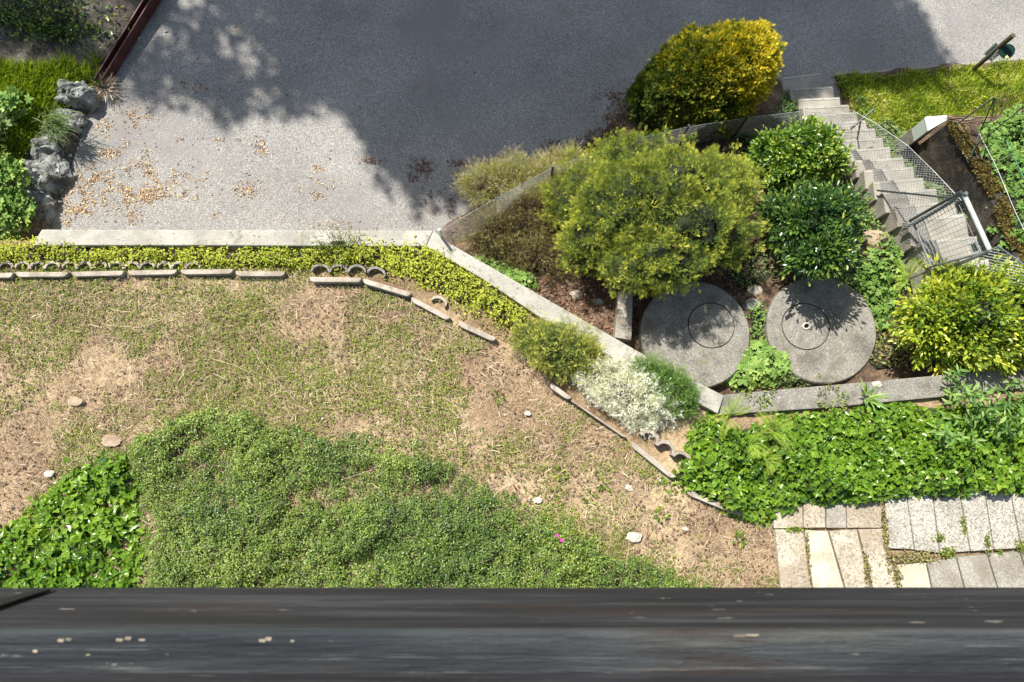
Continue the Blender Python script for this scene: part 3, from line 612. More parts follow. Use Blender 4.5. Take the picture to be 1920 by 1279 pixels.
# 1. fence along the road side of the bank
ft = [(824, 433, .28), (930, 372, -.05), (1036, 314, -.4), (1160, 268, -.65), (1290, 238, -.85), (1400, 221, -.95), (1500, 209, -1.0), (1598, 215, -1.0)]
tp = [P(*p) for p in ft]
hs = [.55, 1.0, 1.0, 1.0, 1.0, 1.0, .95, .6]
fn = thing('wire_fence', drop(tp[3], 1.1), 'sagging galvanised wire mesh fence between the shrubs and the road', 'fence')
parts = []
for i in range(len(tp)-1): parts += wires(drop(tp[i], hs[i]), drop(tp[i+1], hs[i+1]), tp[i], tp[i+1], .068, .0024)
build('wire_mesh', parts, [M['galv']], parent=fn)
build('top_wire', [tube_np(tp, .003, 4)], [M['galv']], parent=fn)
for k in (0, 2, 4, 5): build('fence_post', [tube_np([drop(tp[k], hs[k]+.15), (tp[k][0], tp[k][1], tp[k][2]+.05)], .016, 8)], [M['dark_steel' if k else 'light_steel']], parent=fn)
# 2. fence along the right side of the stairs
f2 = [P(1598, 207, -.55), P(1640, 230, -.33), P(1702, 273, .03), P(1752, 322, .45), P(1803, 376, .8)]
fn2 = thing('wire_fence', drop(f2[1], 1.), 'wire mesh fence standing along the stairs up to the gate', 'fence')
parts = []
for i in range(4): parts += wires(drop(f2[i], .95), drop(f2[i+1], .95), f2[i], f2[i+1], .058, .0019)
build('wire_mesh', parts, [M['galv']], parent=fn2)
build('top_wire', [tube_np(f2, .004, 4)], [M['galv']], parent=fn2)
# 3. fence at the right lower corner
f3 = [P(1858, 468, .84), P(1872, 462, .72), P(1925, 500, .7), P(2010, 560, .8)]
fn3 = thing('wire_fence', drop(f3[1], 1.), 'short wire fence beside the upper steps at the right picture edge', 'fence')
parts = []
for i in range(1, 3): parts += wires(drop(f3[i], .72), drop(f3[i+1], .72), f3[i], f3[i+1], .07, .0026)
build('wire_mesh', parts, [M['galv']], parent=fn3)
build('top_rail', [tube_np(f3, .008, 6)], [M['grey_steel']], parent=fn3)
# gate: leans open over the landing
gz0 = -.02
gb0, gb1 = np.array(P(1714, 421, .02)), np.array(P(1746, 500, .02))           # lower corners
gt0, gt1 = np.array(P(1808, 366, .80)), np.array(P(1856, 470, .80))           # upper corners
gt = thing('wire_gate', tuple((gb0+gb1)/2), 'closed steel frame gate with square wire mesh across the stairs', 'gate')
build('frame', [tube_np([gb0, gb1], .012, 8), tube_np([gb0, gt0], .013, 8), tube_np([gb1, gt1-np.array([0, 0, .01])], .013, 8)], [M['grey_steel']], parent=gt)
build('top_rail', [tube_np([gt0, gt1], .024, 10)], [M['light_steel']], parent=gt)
build('wire_mesh', wires(gb0, gb1, gt0, gt1, .052, .0028, False), [M['grey_steel']], parent=gt)
lk = lerp(lerp(gb0, gb1, .93), lerp(gt0, gt1, .93), .82); lk2 = lerp(lerp(gb0, gb1, .72), lerp(gt0, gt1, .72), .78)
bm = slabq([tuple(lerp(lerp(gb0, gb1, a), lerp(gt0, gt1, a), b)) for a, b in ((.78, .74), (.97, .74), (.97, .86), (.78, .86))], .03)
lock = bm_obj('lock_plate', bm, M['light_steel'], parent=gt)
bm = slabq([tuple(lerp(lerp(gb0, gb1, a), lerp(gt0, gt1, a), b)+np.array([0, 0, .004])) for a, b in ((.81, .765), (.95, .765), (.95, .835), (.81, .835))], .01)
bm_obj('lock_window', bm, M['dark_steel'], parent=lock)
gp = thing('gate_post', P(1712, 418, -.1), 'pair of grey steel posts with a cross bar holding the gate on its upper side', 'gate post')
build('cross_bar', [tube_np([P(1706, 414, .05), P(1802, 360, .82)], .017, 8)], [M['dark_steel']], parent=gp)
build('long_rail', [tube_np([P(1645, 357, -.55), P(1782, 371, .62)], .012, 8)], [M['dark_steel']], parent=gp)
build('post', [tube_np([(P(1812, 362, .85)[0], P(1812, 362, .85)[1], -.3), P(1812, 362, .85)], .02, 8)], [M['grey_steel']], parent=gp)
g2 = P(1857, 470, .84)
build('gate_post', [tube_np([(g2[0], g2[1], -.2), g2], .018, 8)], [M['grey_steel']], label='single grey steel post at the lower end of the gate', cat='gate post')
# handrail beside the lower stairs
hr = thing('handrail', P(1604, 277, -1.4), 'short dark pipe handrail with one slanting support over the lower steps', 'handrail')
build('rail', [tube_np([P(1595, 242, -.75), P(1640, 204, -.6)], .014, 8)], [M['dark_steel']], parent=hr)
build('support', [tube_np([P(1604, 278, -1.35), P(1614, 226, -.68)], .012, 8)], [M['dark_steel']], parent=hr)
# pipe frame on the wall
pf = thing('pipe_frame', P(1820, 300, -.7), 'thin dark pipe railing frame standing on the mossy wall top', 'railing')
T0 = P(1866, 182, .15)
build('top_bar', [tube_np([P(1795, 232, -.75), P(1830, 207, -.3), T0], .011, 8)], [M['grey_steel']], parent=pf)
build('brace', [tube_np([T0, P(1838, 246, -.55), P(1816, 306, -.7)], .008, 6)], [M['dark_steel']], parent=pf)
build('brace', [tube_np([T0, P(1860, 220, -.95)], .008, 6)], [M['dark_steel']], parent=pf)
build('brace', [tube_np([P(1816, 306, -.7), P(1835, 268, -.3), P(1925, 196, .4)], .007, 6)], [M['dark_steel']], parent=pf)
build('brace', [tube_np([P(1816, 306, -.7), P(1800, 262, -.75)], .006, 6)], [M['dark_steel']], parent=pf)
build('wire', [tube_np([P(1836, 250, -.3), P(1868, 312, -.2), P(1905, 400, -.1), P(1940, 470, .1)], .003, 4)], [M['galv']], label='pale straining wire running down over the plants at the right', cat='wire')
M['green_plastic'] = solid('green_wire_plastic', [(0, (.05, .25, .18)), (1, (.07, .3, .22))], 4, bump=0)
build('wire', [tube_np([P(1887, 262, -.2), P(1918, 330, -.1), P(1950, 400, 0)], .0035, 4)], [M['green_plastic']], label='green coated wire in front of the plants at the right edge', cat='wire')
# bundle of dry sticks
parts = []
for k in range(26):
    u0, v0 = 1772+rng.uniform(0, 14), 220+rng.uniform(-3, 8)
    if k < 13: u1, v1 = 1850+rng.uniform(-25, 12), 222+rng.uniform(-4, 10)
    else: u0, v0, u1, v1 = 1790+rng.uniform(0, 26), 230+rng.uniform(-4, 10), 1800+rng.uniform(-4, 20), 272+rng.uniform(-14, 16)
    a, b = np.array(P(u0, v0, -.85+rng.uniform(0, .06))), np.array(P(u1, v1, -.85+rng.uniform(0, .06))); mid = (a+b)/2+rng.normal(0, .02, 3)
    parts.append(tube_np([a, mid, b], rng.uniform(.004, .009), 5, rnd=rng.random()))
build('stick_bundle', parts, [M['twig']], label='heap of dry sticks lying on the mossy wall beside the cabinet', cat='sticks')

# ------------------------------------------------------------------ sign post
pb = np.array(P(1816, 138, -2.15)); tt = np.array(P(1900, 66, -1.27))
sp = thing('sign_post', tuple(pb), 'round wooden post with two small plates and a green disc at the road verge', 'sign post')
build('post', [tube_np([pb-(tt-pb)*.1, pb, lerp(pb, tt, .5), tt], [.033, .033, .034, .036], 14)], [M['post_wood']], parent=sp)
def plate(q, z, th, name, mat, parent, bev=.002):
    return bm_obj(name, slabq([P(u, v, zz) for (u, v), zz in zip(q, z)], th), mat, parent=parent)
def c7(x, y): return (1770+x/10.66, 40+y/10.66)
def text_on(txt, o, ux, uy, size, mat, parent, name='lettering'):
    cu = bpy.data.curves.new(name, 'FONT'); cu.body = txt; cu.size = size; cu.align_x = 'CENTER'; cu.align_y = 'CENTER'; cu.extrude = .0008
    tmp = bpy.data.objects.new('tmp', cu); S.collection.objects.link(tmp); dg = bpy.context.evaluated_depsgraph_get(); me = bpy.data.meshes.new_from_object(tmp.evaluated_get(dg))
    bpy.data.objects.remove(tmp); ux = Vector(ux).normalized(); uz = ux.cross(Vector(uy)).normalized(); uy = uz.cross(ux)
    mt = Matrix((ux, uy, uz)).transposed().to_4x4(); mt.translation = Vector(o)+uz*.009; me.transform(mt); me.materials.clear(); me.materials.append(mat)
    return put(name, me, parent=parent)
q1 = [c7(790, 640), c7(1030, 415), c7(1090, 480), c7(850, 705)]; z1 = [-1.52, -1.45, -1.49, -1.56]
pl = plate(q1, z1, .006, 'sign_plate', M['sign_white'], sp)
a, b, c, d = [np.array(P(u, v, z)) for (u, v), z in zip(q1, z1)]
text_on('KEHREN J', (a+b+c+d)/4, b-a, a-d, .045, M['ink'], pl)
q2 = [c7(880, 750), c7(1120, 525), c7(1205, 585), c7(945, 815)]; z2 = [-1.62, -1.52, -1.55, -1.65]
pl2 = plate(q2, z2, .006, 'sign_plate', M['sign_white'], sp)
a, b, c, d = [np.array(P(u, v, z)) for (u, v), z in zip(q2, z2)]
text_on('I  LON', (a+b+c+d)/4, b-a, a-d, .06, M['ink'], pl2)
dc = np.array(P(*c7(1265, 600), -1.5)); dn = unit(np.array([-.25, -.35, 1.])); ax = unit(np.cross(dn, [0, 1, 0])); ay = np.cross(dn, ax)
bm = slabq([tuple(dc+.1*(math.cos(t)*ax+math.sin(t)*ay)) for t in np.linspace(0, 2*math.pi, 40, endpoint=False)], .006); dd = bm_obj('sign_disc', bm, M['sign_green'], parent=sp)
ep = dc+ay*-.062*-1*-1+ax*.0
ep = np.array(P(*c7(1250, 715), -1.5))
em = [(-.022, -.016), (.022, -.016), (.026, .002), (.012, .004), (.010, .018), (0, .026), (-.008, .014), (-.022, .006)]
ex, ey = unit(np.array([1., 0, .2])), unit(np.array([0, 1., .3]))
bm = slabq([tuple(ep+ex*x+ey*y+dn*.010) for x, y in em], .002); bm_obj('emblem', bm, M['yellow'], parent=dd)

# ------------------------------------------------------------------ steel channel rail at the upper left
sr = thing('steel_rail', P(230, 80, -1.1), 'dark red-brown steel channel rail along the yard edge', 'rail')
def seg(u0, v0, u1, v1, z, wdt, ht, name, mat, dz=0):
    a, b = np.array(P(u0, v0, z)), np.array(P(u1, v1, z)); d = unit(b-a); n = np.array([-d[1], d[0], 0])
    q = [a-n*wdt/2, b-n*wdt/2, b+n*wdt/2, a+n*wdt/2]
    return bm_obj(name, prism([p[:2] for p in q], z-ht, z, .004), mat, parent=sr)
seg(190, 148, 340, -95, -.98, .02, .16, 'flange', M['rust']); seg(176, 148, 326, -95, -.98, .02, .16, 'flange', M['rust'])
seg(183, 148, 333, -95, -1.06, .085, .02, 'web', M['rust']); seg(198, 152, 350, -95, -1.12, .07, .05, 'foot_plate', M['rust'])

# ------------------------------------------------------------------ vegetation builders
def blob_points(lobes, n, amp=.12, freq=2.2, seed=0, inner=.12, low=-.35):
    """points on the outside of a group of ellipsoids, with outward normals"""
    A = []
    vol = np.array([l[3]*l[4]+l[4]*l[5]+l[3]*l[5] for l in lobes]); cnt = (n*vol/vol.sum()).astype(int)
    for l, c in zip(lobes, cnt):
        d = unit(rng.normal(size=(int(c*1.6), 3))); d = d[d[:, 2] > low][:c]
        ce = np.array(l[:3]); r = np.array(l[3:6]); q = d*r
        k = 1+amp*fbm(q+ce, freq, seed)*1.6+amp*.6*noise(q+ce, freq*3.1, seed+3)
        dep = np.abs(rng.normal(0, inner, len(q)))
        pt = ce+q*(k-dep)[:, None]; nn = unit(d/r); ok = np.ones(len(q), bool)
        for l2 in lobes:
            if l2 is l: continue
            ok &= (((pt-np.array(l2[:3]))/np.array(l2[3:6]))**2).sum(1) > .72
        A.append(np.column_stack([pt, nn, dep, k])[ok])
    A = np.concatenate(A); return A[:, :3], A[:, 3:6], A[:, 6], A[:, 7]
def core(lobes, s, mi, amp=.12, freq=2.2, seed=0):
    out = []
    for l in lobes:
        bm = bmesh.new(); bmesh.ops.create_icosphere(bm, subdivisions=4, radius=1); d = np.array([v.co[:] for v in bm.verts])
        I = np.array([[v.index for v in f.verts] for f in bm.faces]).ravel(); nf = len(bm.faces); bm.free()
        q = d*np.array(l[3:6]); k = s+amp*fbm(q+np.array(l[:3]), freq, seed)*1.6
        out.append((np.array(l[:3])+q*k[:, None], I, np.full(nf, 3), np.zeros(len(d)), mi))
    return out
def lobe(u, v, z, rx, ry, rz_): return (*P(u, v, z), rx, ry, rz_)
def shrub(name, lobes, n, T, mat, size, label, cat='shrub', amp=.12, freq=2.2, seed=0, along=.8, up=.3, jit=.5, coremat='core', cs=.84, base=None, bias=0, flat=0, wid=None, stems=6, inner=.1, side_tone=None, rough_=1., cs_=1., cl=12):
    c = np.array(lobes[0][:3]); zb = min(l[2]-l[5] for l in lobes)
    if base is not None: zb = base
    t = thing(name, (c[0], c[1], zb), label, cat)
    p, nn, dep, k = blob_points(lobes, n//cl, amp, freq, seed, inner)
    nc = len(p); push = rng.normal(0, size*.75*rough_, nc); p = p+nn*push[:, None]+np.array([0, 0, 1])*(np.abs(push)*.5)[:, None]
    cr = np.repeat(rng.random(nc), cl); p = np.repeat(p, cl, 0); nn = np.repeat(nn, cl, 0); dep = np.repeat(dep, cl); k = np.repeat(k, cl); csz = size*.62*cs_
    N_ = len(p); of = rng.normal(0, 1, (N_, 3)); outw = np.clip((of*nn).sum(1), -2, 2); p = p+of*csz
    dr = nn*along+of*.45+rng.normal(size=(N_, 3))*jit*.6; dr[:, 2] += up
    if flat: fn_ = rdir(N_, 1.2)+nn*.6                       # leaf faces look up and out
    else: fn_ = rng.normal(size=(N_, 3))*.7+nn*.4+np.array([0, 0, .5])
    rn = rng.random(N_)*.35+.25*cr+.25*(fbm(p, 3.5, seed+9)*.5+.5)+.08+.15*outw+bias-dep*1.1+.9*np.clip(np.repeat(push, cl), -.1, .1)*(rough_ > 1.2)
    if side_tone is not None: rn = rn+side_tone(p, k)
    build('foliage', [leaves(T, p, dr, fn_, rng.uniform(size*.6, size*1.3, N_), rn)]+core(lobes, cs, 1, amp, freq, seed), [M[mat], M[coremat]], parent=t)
    pr = []
    for i in range(stems):
        l = lobes[i % len(lobes)]; a = rng.uniform(0, 6.28); e = np.array(l[:3])+np.array([math.cos(a)*l[3]*.7, math.sin(a)*l[4]*.7, l[5]*.3])
        b = np.array([c[0]+rng.normal(0, .05), c[1]+rng.normal(0, .05), zb-.15]); pr.append(tube_np([b, (b+e)/2+rng.normal(0, .04, 3), e], [.022, .014, .005], 6, rnd=.3))
    if pr: build('branches', pr, [M['twig']], parent=t)
    return t
def mound(poly, H, edge=.25, f=2.5, seed=0, zf=garden_z, amp=.5):
    def h(q):
        s = sdf(poly, q); k = np.clip(s/edge, 0, 1); k = k*(2-k)
        return zf(q)+H*k*(1-amp*.5+amp*fbm(q, f, seed))
    return h
def cover(name, poly, n, T, mat, size, H, label, cat, edge=.2, f=3., seed=0, tilt=.55, depth=.05, zf=garden_z, rag=.08, lean=None, hf=None, under='core', bias=0, holes=0, amp=.5, twigs=0, rf=6., kind='stuff', under_drop=.035, upd=.0, clump=0, csz=1.6, crel=1.):
    h = hf or mound(poly, H, edge, f, seed, zf, amp)
    q, s = region(poly, n, rag, rf, seed)
    if holes: q = q[fbm(q, 2.3, seed+21)+.35*noise(q, 9, seed+5) > -1+holes]
    if clump:
        m_ = max(1, len(q)//clump); q0 = q[:m_]; r0 = size*csz; of = rng.normal(0, r0, (m_*clump, 2)); q = np.repeat(q0, clump, 0)+of
        zo = np.repeat(rng.normal(0, size*1.1*crel, m_), clump)+r0*.8-(of**2).sum(1)/r0*.6; cr = np.repeat(rng.random(m_), clump)
    else: zo = 0; cr = rng.random(len(q)); of = None
    N_ = len(q); z = h(q)-np.abs(rng.normal(0, depth, N_))+.2*depth+zo
    e = .04; gx = (h(q+[e, 0])-h(q-[e, 0]))/(2*e); gy = (h(q+[0, e])-h(q-[0, e]))/(2*e)
    up_ = unit(np.column_stack([-gx, -gy, np.ones(N_)])); fn_ = up_+rng.normal(size=(N_, 3))*tilt
    dr = hdir(N_)
    if upd: dr[:, 2] += upd
    if lean is not None: dr = dr+np.array(lean)
    if of is not None: fn_ = fn_+np.column_stack([of/r0*.35, np.zeros(N_)])
    rn = rng.random(N_)*.4+.25*cr+.35*(fbm(q, 1.6, seed+2)*.5+.5)+bias
    parts = [leaves(T, np.column_stack([q, z]), dr, fn_, rng.uniform(size*.6, size*1.3, N_), rn)]
    if twigs:
        qt, _ = region(poly, twigs, 0, rf, seed); nt_ = len(qt)
        parts.append(leaves(T_straw, np.column_stack([qt, h(qt)-.01]), hdir(nt_), upn(nt_, .8), rng.uniform(.06, .22, nt_), rng.random(nt_), np.full(nt_, .5), mi=2))
    mats = [M[mat], M[under or 'core'], M['twig']]
    if under:
        lo, hi = poly.min(0), poly.max(0); st_ = .06; nx, ny = int((hi[0]-lo[0])/st_)+2, int((hi[1]-lo[1])/st_)+2
        X, Y = np.meshgrid(np.linspace(lo[0], hi[0], nx), np.linspace(lo[1], hi[1], ny)); qq = np.stack([X.ravel(), Y.ravel()], 1)
        zz = h(qq)-under_drop-.04*np.clip(H*6, 0, 1)-.5*np.clip(.05-sdf(poly, qq), 0, .2)
        a = (np.arange(ny-1)[:, None]*nx+np.arange(nx-1)[None]).ravel(); Fq = np.stack([a, a+1, a+nx+1, a+nx], 1); Fq = Fq[(sdf(poly, qq) > -.02)[Fq].all(1)]
        parts.append((np.column_stack([qq, zz]), Fq.ravel(), np.full(len(Fq), 4), np.zeros(len(qq)), 1))
    return build(name, parts, mats, label=label, cat=cat, kind=kind)

# ------------------------------------------------------------------ ground covers of the garden
cot = PX([(228, 850), (245, 815), (300, 790), (330, 768), (400, 762), (470, 768), (512, 800), (600, 812), (690, 830), (790, 850), (868, 880), (905, 905), (960, 940), (1040, 975), (1095, 1000), (1150, 1030), (1215, 1045), (1260, 1080), (1330, 1110), (1300, 1330), (262, 1330), (262, 1100), (275, 1000), (250, 920)], .12)
cover('low_shrub_cover', cot, 360000, T_small, 'coton', .0215, .20, 'dense small-leaved green shrubby ground cover in front of the balcony', 'ground cover', edge=.22, f=2.6, seed=3, depth=.02, twigs=1800, holes=.30, under='brown_core', amp=.8, rag=.10, rf=7, clump=22, csz=1.5, crel=1.1, under_drop=.07)
ivl = PX([(-300, 1010), (-10, 985), (60, 930), (130, 870), (180, 848), (230, 850), (262, 900), (255, 960), (262, 1040), (250, 1110), (245, 1300), (-300, 1330)], .12)
cover('ivy_bed', ivl, 10500, T_ivy, 'ivy', .066, .17, 'glossy large-leaved ivy patch at the lower left', 'ground cover', edge=.2, seed=5, tilt=.5, depth=.05, lean=(0, -.6, -.3), under='ivy_core', rag=.08, amp=.7, f=4)
ivr = PX([(1262, 905), (1290, 850), (1300, 800), (1340, 775), (1400, 800), (1470, 780), (1560, 765), (1660, 748), (1800, 760), (1960, 740), (2700, 700), (2700, 945), (1960, 938), (1800, 935), (1660, 942), (1600, 960), (1520, 958), (1460, 975), (1440, 985), (1390, 975), (1330, 940)], .2)
cover('ivy_bed', ivr, 28000, T_ivy, 'ivy', .054, .32, 'thick bright green ivy bank between the grey wall and the paving', 'ground cover', edge=.22, seed=6, tilt=.55, depth=.06, lean=(.1, -.7, -.35), under='ivy_core', rag=.1, amp=.6, f=3.5, rf=5)
band = PX([(-700, 452), (60, 450), (330, 462), (600, 456), (680, 448), (790, 452), (820, 462), (900, 520), (990, 580), (1000, 600), (975, 628), (900, 590), (810, 545), (740, 512), (690, 498), (640, 500), (560, 503), (380, 501), (0, 496), (-700, 496)], .06)
cover('yellow_green_cover', band, 95000, T_oval(.26), 'band', .032, .11, 'low yellow-green leafy planting along the inside of the pale wall', 'ground cover', edge=.12, seed=8, tilt=.6, depth=.03, under='brown_core', rag=.07, under_drop=.02, amp=.6, f=5, clump=8, csz=1.4, rf=9)
strip = PX([(-700, 494), (560, 497), (565, 516), (440, 514), (-700, 520)], .02)
cover('weeds', strip, 16000, T_oval(.3), 'weed', .02, .025, 'dry and green weeds between the scalloped stones and the straight stones', 'weeds', edge=.03, tilt=.7, under=None, rag=.03, holes=.75, depth=.01)
strip2 = PX([(580, 512), (690, 514), (780, 545), (860, 590), (930, 625), (1000, 660), (985, 640), (860, 575), (760, 530), (690, 505)], .02)
cover('weeds', strip2, 9000, T_oval(.3), 'heath', .022, .03, 'brownish weeds behind the slanting edging stones', 'weeds', edge=.04, tilt=.7, under=None, rag=.05, holes=.7, depth=.01)
# weeds and straw on the bare soil
soil_poly = PX([(-700, 500), (560, 505), (700, 535), (860, 610), (1000, 680), (1040, 730), (1180, 830), (1280, 920), (1400, 975), (1470, 990), (1475, 1200), (-700, 1200)], 0)
q, s = region(soil_poly, 620000, 0)
pxu = q[:, 0]/CH*F+960
wd = fbm(q, 1.3, 40)+.5*fbm(q, 6, 43); pyv = 850-q[:, 1]*F/CH; gdens = np.clip(-.02+1.25*wd+.42*(1-np.clip((pxu-250)/800, 0, 1))+.10*np.clip((640-pyv)/140, 0, 1)*np.clip((1050-pxu)/300, 0, 1), 0, 1)
k = rng.random(len(q)) < gdens*.62
qw = q[k]; n = len(qw)
build('weeds', [leaves(T_oval(.32), np.column_stack([qw, garden_z(qw)+rng.uniform(-.012, .018, n)]), hdir(n), upn(n, .6), rng.uniform(.008, .026, n), rng.random(n)*.7+.3*(wd[k]*.5+.5))], [M['weed']], label='sparse small green weeds spread over the bare soil', cat='weeds', kind='stuff')
q, s = region(soil_poly, 340000, 0); dn_ = fbm(q, 1.7, 60)+.6*fbm(q, 8, 63)+.1; k = rng.random(len(q)) < np.clip(.5+.6*dn_, .3, 1)*.85; q = q[k]; n = len(q)
build('dry_grass', [leaves(T_straw, np.column_stack([q, garden_z(q)+rng.uniform(-.006, .02, n)]), hdir(n)*[1, 1, .6], upn(n, .6), rng.uniform(.012, .048, n)*rng.choice([1, 1, 1, 1, 2.2], n), rng.random(n)*.75+.25*(fbm(q, 3, 64)*.5+.5), rng.uniform(.5, 1.6, n))], [M['straw']], label='dry straw and dead grass matted over the bare soil', cat='dry grass', kind='stuff')
q, s = region(soil_poly, 26000, 0); q = q[fbm(q, 2.2, 71)+.5*noise(q, 9, 72) > -.1]; n = len(q)
build('leaf_litter', [leaves(T_oval(.3), np.column_stack([q, garden_z(q)+rng.uniform(0, .008, n)]), hdir(n)*[1, 1, .5], upn(n, .5), rng.uniform(.012, .04, n))], [M['litter_dark']], label='small dark brown leaf bits scattered over the bare soil', cat='leaf litter', kind='stuff')
q, s = region(soil_poly, 6500, 0); n = len(q)
bmv = ([(.5, 0, 0), (.1, .4, .1), (-.4, .2, .05), (-.3, -.35, 0), (.2, -.4, .08), (0, 0, .35)], [(0, 1, 5), (1, 2, 5), (2, 3, 5), (3, 4, 5), (4, 0, 5)])
M['pebble'] = leafmat('pebble', [(0, (.13, .09, .055)), (.6, (.26, .19, .12)), (.9, (.42, .35, .26)), (1, (.6, .55, .46))], .8, 0)
build('pebbles', [leaves(bmv, np.column_stack([q, garden_z(q)-.004]), hdir(n)*[1, 1, .2], upn(n, .2), rng.uniform(.008, .03, n)*rng.uniform(.6, 1.2, n), rng.random(n)**1.4)], [M['pebble']], label='small pebbles and clods scattered over the bare soil', cat='pebbles', kind='stuff')
# long dry stalks
parts = []
for u0, v0, u1, v1 in [(470, 650, 566, 765), (395, 672, 470, 700), (300, 790, 385, 700), (330, 640, 350, 760), (400, 700, 420, 740), (560, 570, 470, 590), (640, 900, 760, 845), (900, 960, 960, 900), (200, 610, 330, 590), (1180, 1010, 1172, 1100)]:
    a, b = np.array(P(u0, v0, .04)), np.array(P(u1, v1, .05)); m_ = (a+b)/2+np.array([*rng.normal(0, .04, 2), .05]); parts.append(tube_np([a, m_, b], .0018, 4, rnd=rng.uniform(.6, 1)))
build('dry_stalks', parts, [M['straw']], label='long pale dry stalks lying across the soil', cat='dry grass', kind='stuff')
# weeds tufts with a shape of their own
def tuft(name, p, n, T, mat, size, spread, label, cat, up=.6, group=None, h=.05, bias=0, wid=None, tilt=.5, dome=.0):
    a = rng.uniform(0, 6.28, n); r = spread*np.sqrt(rng.random(n)); o = np.stack([np.cos(a), np.sin(a), np.zeros(n)], 1)
    pos = np.array(p)+o*r[:, None]; pos[:, 2] += h*rng.random(n)*(1-.6*r/spread)+dome*(1-(r/spread)**2)
    d = o*1.0+rng.normal(size=(n, 3))*.35; d[:, 2] += up
    fn_ = upn(n, tilt)-o*.3*(up > 0)
    return build(name, [leaves(T, pos, d, fn_, rng.uniform(size*.6, size*1.2, n), rng.random(n)+bias, wid)], [M[mat]], label=label, cat=cat, group=group)
for i, (u, v, l) in enumerate([(1105, 930, 'green leafy weed on bare soil, lowest of the three right of the low shrubs'), (1050, 886, 'small green weed tuft on the sandy soil above the leafy one'), (1130, 905, 'thin grassy weed right of the small tuft on the sandy soil'), (1240, 965, 'leafy ivy seedling on the soil left of the hanging ivy'), (935, 745, 'grassy tuft on the soil left of the short pale edging stone'), (1385, 1010, 'ivy seedling hanging over the soil beside the paving')]):
    tuft('weed', (*P(u, v, 0)[:2], 0), 26, T_oval(.25), 'weed', .05, .06, l, 'weed', .5, 'weeds growing on the sandy soil')
# weeds in the joints of the paving
for i, (x, y, sx, sy, n, l) in enumerate([(990, 530, 130, 28, 900, 'broad mossy weed clump in the joint left of the short dull slabs'), (720, 620, 16, 90, 400, 'brown weeds filling the joint between the long slabs'), (830, 400, 14, 190, 500, 'dry weeds along the joint beside the white pebbled slabs'), (1150, 410, 30, 22, 120, 'small bright weed on the white pebbled slabs'), (1205, 500, 40, 25, 220, 'yellow-green weed with a dark shadow in the row joint'),
         (1300, 340, 12, 60, 100, 'narrow weed in the crack between white pebbled slabs'), (1445, 450, 12, 50, 110, 'weed at the joint of the fourth and fifth pebbled slabs'), (1640, 460, 30, 40, 160, 'grassy weed at the right picture edge on the paving'), (1520, 500, 14, 20, 60, 'tiny weed between pebbled and dull slabs'), (900, 640, 20, 60, 220, 'brown weeds left of the cream slab'), (290, 360, 50, 14, 160, 'thin weeds at the top of the leftmost long slab'), (365, 500, 8, 130, 160, 'dark litter and weeds in the first long joint')]):
    c = np.array(P(*c4(x, y), .04)); k_ = (CH-.04)/F/3.206; pos = c+np.column_stack([rng.normal(0, sx*.55*k_, n), rng.normal(0, sy*.55*k_, n), rng.uniform(-.01, .03, n)])
    build('joint_weed', [leaves(T_oval(.3), pos, rdir(n, .4), upn(n, .6), rng.uniform(.012, .03, n), rng.random(n))], [M['heath' if i in (0, 1, 2, 9, 11) else 'weed']], label=l, cat='weed', group='weeds in the paving joints', kind='stuff')
# pink flowers
for u, v, l in ((1044, 1004, 'upper left one of the two small magenta flowers'), (1053, 1013, 'lower right one of the two small magenta flowers')):
    c = np.array(P(u, v, .26)); t = thing('flower', tuple(c-[0, 0, .2]), l, 'flower', 'magenta flowers in the low shrubs')
    a = np.linspace(0, 2*np.pi, 5, endpoint=False); d = np.stack([np.cos(a), np.sin(a), np.full(5, .2)], 1)
    build('petals', [leaves(T_oval(.42), np.tile(c, (5, 1)), d, upn(5, .1), .022)], [M['pink']], parent=t); build('stem', [tube_np([c-[0, 0, .18], c], .002, 4)], [M['weed']], parent=t)

# ------------------------------------------------------------------ small garden shrubs at the wall
shrub('dwarf_conifer', [lobe(1048, 655, .16, .29, .21, .20), lobe(1010, 635, .10, .2, .14, .15), lobe(1088, 672, .10, .17, .15, .15)], 14000, T_sprig(4, .06), 'small_yellow', .042, 'low grey-green shrub with yellow tips left of the silver plant', amp=.32, freq=5, up=.6, base=0, stems=4, bias=.0, rough_=1.6, cs=.7)
shrub('silver_plant', [lobe(1172, 730, .1, .42, .25, .18), lobe(1212, 764, .08, .25, .20, .15), lobe(1130, 705, .08, .22, .15, .13)], 17000, T_sprig(3, .07, .5, .5), 'silver', .034, 'silvery white cushion plant between wall and dark edging board', 'plant', amp=.36, freq=5, up=.6, base=0, stems=0, coremat='brown_core', cs=.62, rough_=1.8)
shrub('cushion_plant', [lobe(1245, 725, .12, .3, .2, .14), lobe(1215, 695, .1, .2, .1, .12), lobe(1275, 755, .08, .14, .12, .1)], 10000, T_sprig(3, .06), 'herb', .034, 'fresh green needle-leaved cushion right of the silver plant', 'plant', amp=.3, freq=5, up=.6, base=0, stems=0, bias=-.2, rough_=1.5, cs=.7)
shrub('grass_tuft', [lobe(640, 456, .06, .26, .07, .05)], 600, T_blade, 'weed', .085, 'grassy tuft growing over the pale wall', 'grass', amp=.2, up=1.2, base=0, stems=0, cs=.4, coremat='brown_core')
